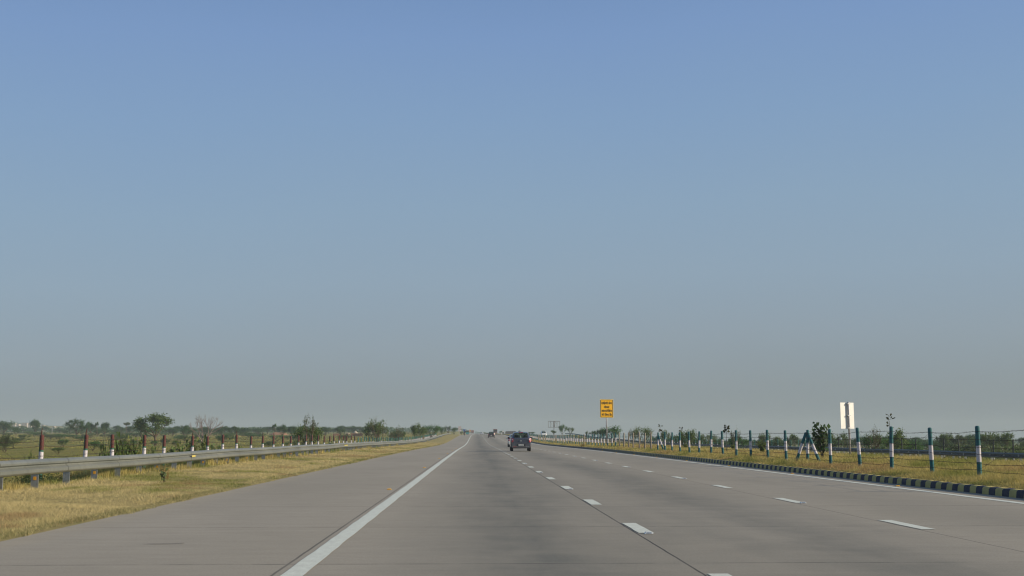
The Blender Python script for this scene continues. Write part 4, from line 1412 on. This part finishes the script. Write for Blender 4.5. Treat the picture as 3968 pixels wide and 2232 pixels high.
def shrub(px, top, wpx, Z, k, label, group=None, name='leafy_shrub', cat='shrub'):
    x = at(px, Z); zb = lz(x, Z) - .02
    t = thing(name, (x, Z, zb), label, cat, group, RNG.uniform(0, 6))
    s = max((zat(px, top, Z) - zb) / 1.2, .3); w = max(wpx * Z / 4540 / 1.35, .3)
    t.scale = (w, w, s)
    for nm, me in zip(('stem', 'foliage'), SHRUB[k]):
        o = bpy.data.objects.new(nm, me); COL.objects.link(o); o.parent = t
    return t


shrub(414, 1706, 46, 43.5, 0, 'broad leaved shrub left of the third maroon post from the left')
shrub(470, 1688, 66, 44, 1, 'tall broad leaved shrub right of the third maroon post from the left')
shrub(522, 1698, 82, 45, 2, 'broad leaved shrub left of the fourth maroon post from the left')
shrub(594, 1724, 40, 52, 0, 'dark low shrub under the large acacia behind the fence')
shrub(690, 1720, 95, 56, 1, 'low broad leaved shrub left of the tall maroon post with an iron rod')
shrub(768, 1700, 90, 58, 2, 'high broad leaved shrub in front of the leafless tree')
shrub(826, 1720, 80, 63, 0, 'low shrub between the leafless tree and the dry reeds')
shrub(930, 1726, 44, 70, 1, 'small green shrub right of the dry reeds behind the fence')
shrub(120, 1762, 46, 36, 2, 'green shrub just above the barrier left of the first maroon post')
# young plant in front of the barrier
vx = at(640, 29.0)
t = thing('verge_plant', (vx, 29.0, lz(vx, 29.0)), 'small dark leafy plant in the verge in front of the barrier', 'plant')
for nm, me in zip(('stem', 'foliage'), leafy_mesh(91, 5, .36, .13, .075, (.075, .125, .040), 7, .2)):
    o = bpy.data.objects.new(nm, me); COL.objects.link(o); o.parent = t
shrub(1284, 1708, 26, 82, 0, 'tall pale green weed standing in front of the barrier', name='verge_plant', cat='plant')
# broad leaved sapling by the braced post
Z = 45.5; x = at(3184, Z); zb = lz(x, Z)
t = thing('leafy_sapling', (x, Z, zb), 'dark broad leaved sapling behind the braced post', 'sapling')
sm, sf = leafy_mesh(77, 11, 1.42, .40, .15, (.060, .105, .036), 13, .28)
for nm, me in (('stem', sm), ('foliage', sf)):
    o = bpy.data.objects.new(nm, me); COL.objects.link(o); o.parent = t


def sprout(px, top, Z, label, seed, leaves=9, lean=.1, leaf=.07):
    x = at(px, Z); zb = lz(x, Z); H = zat(px, top, Z) - zb
    r = random.Random(seed)
    t = thing('sapling_sprout', (x, Z, zb), label, 'sapling')
    mb = MB(); p = [Vector((lean * H * s * s * .4 + r.uniform(-.02, .02), 0, H * s)) for s in (0, .3, .6, .8, .92, 1)]
    mb.tube(p, [.012, .011, .009, .006, .004, .003], 5)
    pts = []
    for k in range(leaves):
        s = r.uniform(.72, 1.0); b = p[0].lerp(p[-1], s); b.x = lean * H * s * s * .4
        d = Vector((r.choice((-1, 1)) * r.uniform(.06, .16), r.uniform(-.05, .05), r.uniform(.02, .12)))
        mb.tube([b, b + d], .0035, 4); pts += [np.array(b + d), np.array(b + d * .75)]
    pts = np.array(pts); rr = np.random.default_rng(seed)
    V, F, C = leaf_cloud(pts, leaf, leaf_cols(len(pts), (.05, .06, .024), .3, .1, rr), 0, 1.3, rr)
    mb.build('stem', BARK, t); np_obj('foliage', V, F, LEAF, C, parent=t)
    return t


sprout(3456, 1607, 36.5, 'thin twig with a few leaves sprouting above a near banded post', 4, 7, -.12, .07)
sprout(2813, 1650, 62, 'leafy sprout rising over a middle post of the median fence', 6, 16, .12, .12)
sprout(2639, 1660, 92, 'single small twig sprout on top of a distant median post', 8, 8, .0, .12)
sprout(2560, 1650, 88, 'bird like dark twig above the posts right of the amber sign', 9, 7, .0, .14)
shrub(2953, 1707, 46, 62, 1, 'leafy shrub growing in the median grass between two middle posts')
shrub(2840, 1728, 22, 70, 0, 'small weed between the middle posts of the median fence')
shrub(2655, 1724, 24, 84, 2, 'small weed at the foot of distant median posts')


# reeds
def reed_mesh(seed, n, H, col):
    r = random.Random(seed); V = []; F = []; C = []
    for k in range(n):
        a = r.uniform(0, 6.28); l = r.uniform(.05, .55) * H; h = H * r.uniform(.5, 1)
        bx_, by_ = r.uniform(-.15, .15), r.uniform(-.15, .15); w = r.uniform(.006, .016)
        c = [x * r.uniform(.7, 1.2) for x in col]
        pv = []
        for s in (0, .45, .8, 1):
            p = Vector((bx_ + math.cos(a) * l * s * s, by_ + math.sin(a) * l * s * s, h * s - .3 * l * s ** 3))
            q_ = Vector((-math.sin(a), math.cos(a), 0)) * w * (1 - s * .9)
            pv += [p - q_, p + q_]
        b = len(V); V += [tuple(v) for v in pv]; C += [c] * 8
        F += [(b + 2 * i, b + 2 * i + 1, b + 2 * i + 3, b + 2 * i + 2) for i in range(3)]
    return np_mesh('blade', V, F, GRASSM, C)


RD = [reed_mesh(41, 90, 1.0, (.36, .27, .11)), reed_mesh(42, 90, 1.0, (.22, .22, .075)), reed_mesh(43, 60, 1.0, (.33, .22, .09)), reed_mesh(44, 9, 1.0, (.42, .33, .18))]


def reeds(px, top, wpx, Z, k, label):
    x = at(px, Z); zb = lz(x, Z); H = zat(px, top, Z) - zb
    o = bpy.data.objects.new('reed_clump', RD[k]); COL.objects.link(o)
    o.location = (x, Z, zb - .02); s = wpx * Z / 4540; o.scale = (s, s, H); o.rotation_euler = (0, 0, RNG.uniform(0, 6))
    return tag(o, label, 'reeds')


reeds(872, 1686, 52, 66, 0, 'dry straw reeds standing behind the fence left of the plain posts')
reeds(893, 1710, 52, 67, 1, 'green reed grass arching right of the dry straw reeds')
reeds(1128, 1690, 52, 84, 0, 'dry reeds left of the tall thorny bush behind the fence')
reeds(1150, 1628, 12, 88, 3, 'single tall dry plume beside the tall thorny bush')
reeds(1358, 1692, 40, 108, 0, 'dry reed tuft among the maroon posts before the brick wall')
reeds(1640, 1674, 26, 250, 2, 'dry tan reeds in front of the dense deep green bush')
reeds(1276, 1706, 26, 88, 1, 'pale reed tuft close behind the barrier below the brick wall')
reeds(2258, 1712, 40, 120, 0, 'tall straw tuft at the foot of the median fence left of the amber sign')
reeds(1335, 1742, 20, 90, 2, 'rust coloured grass tuft in front of the barrier')
reeds(655, 1806, 26, 31.5, 2, 'straw tuft right of the dark leafy plant under the barrier')

# ------------------------------------------------------------------ grass


def blades(name, X, Y, Zb, H, Wd, lean, C, label):
    n = len(X)
    a = NR.uniform(0, 2 * np.pi, n); l = H * NR.uniform(.1, 1.0, n) * lean
    b = NR.uniform(0, 2 * np.pi, n)
    p0 = np.stack([X - np.cos(b) * Wd / 2, Y - np.sin(b) * Wd / 2, Zb], -1)
    p1 = np.stack([X + np.cos(b) * Wd / 2, Y + np.sin(b) * Wd / 2, Zb], -1)
    p2 = np.stack([X + np.cos(a) * l, Y + np.sin(a) * l, Zb + H], -1)
    V = np.stack([p0, p1, p2], 1).reshape(-1, 3); F = np.arange(3 * n).reshape(n, 3)
    o = np_obj(name, V, F, GRASSM, np.repeat(C, 3, axis=0))
    return tag(o, label, 'grass', kind='stuff')


def sample_y(n, y0, y1, p=1.6):
    u = NR.random(n); k = 1 - p
    return (y0 ** k + u * (y1 ** k - y0 ** k)) ** (1 / k)


def grass_cols(x, y, seed, green_amt, straw, green, brown):
    g = vnoise(x, y * .6, 1.7, seed) * .55 + vnoise(x, y * .8, .55, seed + 1) * .3 + NR.random(len(x)) * .15
    e = vnoise(x, y * .7, 2.3, seed + 4) * .6 + vnoise(x, y, .6, seed + 5) * .4
    t = np.clip((g - (1 - green_amt)) / .16, 0, 1)[:, None]
    u = np.clip((e - .64) / .1, 0, 1)[:, None] * .8
    c = np.array(straw) * (1 - t) + np.array(green) * t
    c = c * (1 - u) + np.array(brown) * u
    return np.clip(c * NR.uniform(.6, 1.25, (len(x), 1)), .01, 1)


n = 260000
y = sample_y(n, 9, 210); x = -5.46 - 4.6 * NR.random(n) + (vnoise(y, y * 0, .5, 2) - .35) * .22 + (vnoise(y, y * 0, 3.1, 3) - .5) * .16
clump = vnoise(x, y, .35, 9) * .6 + vnoise(x, y, 1.1, 10) * .4
h = .02 + .11 * np.clip(clump - .25, 0, 1) * NR.uniform(.4, 1.3, n)
h *= np.where(x < -9.4, 1.3, 1.0)
c = grass_cols(x, y, 20, .46, (.67, .56, .28), (.29, .31, .085), (.46, .32, .16))
edge = (x > -5.75)[:, None]
c = np.where(edge & (NR.random(n) < .6)[:, None], c * .25 + np.array((.10, .13, .035)) * .75, c)
blades('verge_grass', x, y, strip_z(x, y) - .005, h, np.maximum(.004, .00030 * y), 1.7, c, 'dry straw grass with green patches on the left verge')

n = 46000                                                     # taller weeds under and behind the barrier
y = sample_y(n, 14, 260); x = -9.72 - 1.7 * np.abs(NR.normal(0, .5, n)) + .28 * NR.random(n) * (vnoise(y * 0, y, 2.2, 44) > .45)
dens = vnoise(x * 0, y, 1.4, 14)
h = (.09 + .48 * np.clip(dens - .2, 0, 1)) * NR.uniform(.4, 1.15, n)
c = grass_cols(x, y, 30, .58, (.54, .44, .16), (.24, .27, .07), (.38, .28, .12))
blades('barrier_weeds', x, y, strip_z(x, y) - .01, h, np.maximum(.007, .0004 * y), .55, c, 'tall dry weeds under the pale crash barrier')
# leafy weeds there
n = 16000
y = sample_y(n, 16, 120); x = -10.1 - .55 * np.abs(NR.normal(0, 1, n)) + .5 * NR.random(n) * (vnoise(y * 0, y, 1.1, 15) > .5)
d = vnoise(y * 0, y, 1.2, 16)
keep = d > .45; x, y, d = x[keep], y[keep], d[keep]
z = strip_z(x, y) + NR.random(len(x)) * (.12 + .5 * (d - .45))
V, F, C = leaf_cloud(np.stack([x, y, z], -1), .045, leaf_cols(len(x), (.26, .27, .08), .4, .15), 0, 1.0)
tag(np_obj('leafy_weeds', V, F, LEAF, C), 'leafy yellow green weeds round the barrier posts', 'weeds', kind='stuff')

n = 230000
y = sample_y(n, 16, 240); x = 10.68 + 6.6 * NR.random(n) ** 1.15
clump = vnoise(x, y, .45, 19) * .55 + vnoise(x, y, 1.6, 18) * .45
h = (.035 + .26 * np.clip(clump - .2, 0, 1)) * NR.uniform(.4, 1.3, n)
h *= np.clip((x - 10.62) / .5, .35, 1)
c = grass_cols(x, y, 50, .50, (.57, .47, .17), (.29, .30, .075), (.45, .30, .14))
blades('median_grass', x, y, strip_z(x, y) - .01, h, np.maximum(.0045, .00032 * y), 1.3, c, 'straw and olive grass covering the median')

n = 30000
y = sample_y(n, 40, 330); x = 30.2 + 16 * NR.random(n)
h = (.10 + .25 * vnoise(x, y, 2, 23)) * NR.uniform(.4, 1.2, n)
c = grass_cols(x, y, 60, .6, (.40, .33, .10), (.18, .21, .055), (.28, .19, .09))
blades('far_verge_grass', x, y, strip_z(x, y) - .01, h, np.maximum(.02, .0005 * y), .7, c, 'rough grass beyond the oncoming carriageway')

n = 90000                                                      # rough pasture and crop rows in the left field
y = sample_y(n, 60, 700, 1.3); px = NR.uniform(-250, 1600, n)
x = y * np.tan(np.arctan((px - 1984) / 4575.6) + YAW)
keep = x < -17; x, y = x[keep], y[keep]
h = (.05 + .30 * np.clip(vnoise(x * .15, y, 5, 27) - .3, 0, 1)) * NR.uniform(.4, 1.2, len(x)) * np.clip(y / 250, .6, 1.6)
c = grass_cols(x * .12, y * .35, 70, .56, (.44, .38, .095), (.22, .26, .06), (.36, .24, .12))
blades('field_grass', x, y, np.array(gz(x, y)) - .02, h, np.maximum(.03, .0008 * y), .6, c, 'rough olive pasture in the left field')

# ------------------------------------------------------------------ buildings far off
BRICK = mat('brick', (.30, .15, .09), .9, .18, 1.2, dirt=((.22, .16, .11), .5))
PLASTER = mat('pale_plaster', (.46, .40, .35), .9, .1, .6, dirt=((.4, .33, .28), .5))
ROOFG = mat('grey_roof', (.10, .10, .10), .9, .2, .6)
WHITEW = mat('white_wash', (.72, .70, .66), .9, .08, .6)
DARKW = mat('dark_opening', (.03, .03, .03), .6, .1, 2)


def house(px, py0, py1, wpx, Z, name, label, wall, cat='house', depth=6, roof=True, group=None, openings=2, base=None):
    X = at(px, Z); zb = lz(X, Z); W = wpx * Z / 4540
    top = zat(px, py0, Z) - zb
    t = thing(name, (X, Z, zb), label, cat, group)
    MB().box(-W / 2, W / 2, 0, depth, -1.5, top).build('wall', wall, t)
    if roof: MB().box(-W / 2 - .25, W / 2 + .25, -.3, depth + .3, top + .002, top + .22).build('roof', ROOFG if roof is True else roof, t)
    for k in range(openings):
        cx = -W / 2 + W * (k + .5) / openings
        MB().box(cx - .45, cx + .45, -.05, .02, max(top - 2.3, .2), max(top - 1.2, .9)).build('window', DARKW, t)
    return t


house(1382, 1679, 1692, 44, 520, 'brick_wall', 'long low brick wall left of the feathery thorn tree', BRICK, 'wall', 1.2, False, openings=0)
house(1345, 1680, 1690, 8, 519, 'brick_shed', 'small brick shed with a pale roof at the left end of the long brick wall', BRICK, 'shed', 4, PLASTER, openings=1)
house(1302, 1680, 1690, 22, 560, 'brick_wall', 'short brick wall left of the small brick shed', BRICK, 'wall', 1, False, openings=0)
Z = 535; X = at(1377, Z); zb = lz(X, Z)
t = thing('straw_hut', (X, Z, zb), 'pale conical straw hut rising behind the brick wall', 'hut')
k = zat(1377, 1669, Z) - zb
MB().lathe([(1.1, -.5), (1.15, k * .55)], 14).build('wall', BRICK, t, True)
MB().lathe([(1.45, k * .5), (.9, k * .72), (.35, k * .92), (.04, k)], 14).build('roof', mat('straw_roof', (.42, .36, .27), .95, .2, 3), t, True)
# red earth bank
Z = 600.0; x0, x1 = at(1040, Z), at(1120, Z)
mb = MB(); V = []; n_ = 24
for i in range(n_ + 1):
    f = i / n_; x = x0 + (x1 - x0) * f; g = float(gz(x, Z)); hh = 1.5 * min(1, 4 * f, 4 * (1 - f)) + RNG.uniform(-.15, .15)
    V += [(x, Z - 3, g - .3), (x, Z - .8, g + hh), (x, Z + 1.2, g + hh * .95), (x, Z + 4, g - .3)]
F = [(4 * i + k, 4 * i + 4 + k, 4 * i + 5 + k, 4 * i + 1 + k) for i in range(n_) for k in range(3)]
tag(MB().add(V, F).build('earth_bank', mat('red_earth', (.32, .17, .10), .95, .2, .4), None, True), kind='structure')
# utility poles in the left field
for px, top, Z, lab in ((1508, 1668, 330, 'short pale pole behind the green topped posts'), (201, 1655, 620, 'pale post standing on the far left slope'), (158, 1610, 1500, 'thin grey mast on the far left hill')):
    X = at(px, Z); zb = lz(X, Z); h = zat(px, top, Z) - zb
    t = thing('utility_pole', (X, Z, zb), lab, 'pole')
    MB().lathe([(.14, -.3), (.09, h)], 8).build('pole', POLE if Z < 1000 else STEELPOST, t, True)
    MB().box(-.6, .6, -.05, .05, h - .5, h - .38).build('crossarm', STEELPOST, t)
HG = 'pale houses on the far left hill'
for px, py0, py1, w, Z, lab in ((49, 1640, 1650, 14, 1700, 'pale house at the left end of the hill village'), (92, 1639, 1650, 20, 1720, 'widest pale house in the middle of the hill village'),
                                (113, 1641, 1650, 12, 1690, 'cream house right of the widest one in the hill village'), (66, 1643, 1650, 9, 1680, 'small cream house between two larger ones on the hill'),
                                (163, 1648, 1654, 8, 1600, 'tiny pale house low on the right of the hill village'), (205, 1652, 1658, 7, 1500, 'lone white hut right of the hill village')):
    house(px, py0, py1, w, Z, 'village_house', lab, PLASTER, 'house', 7, True, HG, 2)
# roadside structures on the skyline
house(1950, 1668.5, 1678, 6.5, 620, 'white_hut', 'small square white hut on the skyline right of the plum hatchback', WHITEW, 'hut', 2.5, False, openings=1)
house(1944, 1675.5, 1682, 4.2, 520, 'white_block', 'small white block beside the median left of the white hatchback', WHITEW, 'block', 1.2, False, openings=0)
t = house(1980, 1674.5, 1682, 42, 660, 'low_shelter', 'long low shelter with dark roof and pale wall on the skyline', mat('shelter_wall', (.45, .38, .36), .9, .1, .5), 'shelter', 5, False, openings=0)
W = 42 * 660 / 4540; top = zat(1980, 1674.5, 660) - t.location.z
mb = MB(); mb.add([(-W / 2 - .3, -1.2, top), (W / 2 + .3, -1.2, top), (W / 2 + .3, 6, top), (-W / 2 - .3, 6, top), (-W / 2 + .6, .6, top + .65), (W / 2 - .6, .6, top + .65), (W / 2 - .6, 4, top + .65), (-W / 2 + .6, 4, top + .65)],
                   [(3, 2, 1, 0), (4, 5, 6, 7), (0, 1, 5, 4), (1, 2, 6, 5), (2, 3, 7, 6), (3, 0, 4, 7)])
mb.build('roof', ROOFG, t)

# ------------------------------------------------------------------ haze
hm = bpy.data.materials.new('haze_air'); hm.use_nodes = True
hn = hm.node_tree; hn.nodes.clear()
ho = hn.nodes.new('ShaderNodeOutputMaterial'); hv = hn.nodes.new('ShaderNodeVolumePrincipled')
hv.inputs['Color'].default_value = (.64, .74, .79, 1)
hv.inputs['Density'].default_value = HAZE_DENSITY
hv.inputs['Anisotropy'].default_value = .0
hn.links.new(hv.outputs[0], ho.inputs['Volume'])
mb = MB(); mb.box(-2400, 2400, -120, 3400, -24, 40)
hz = mb.build('haze', hm)
tag(hz, kind='stuff')
hm.cycles.homogeneous_volume = True
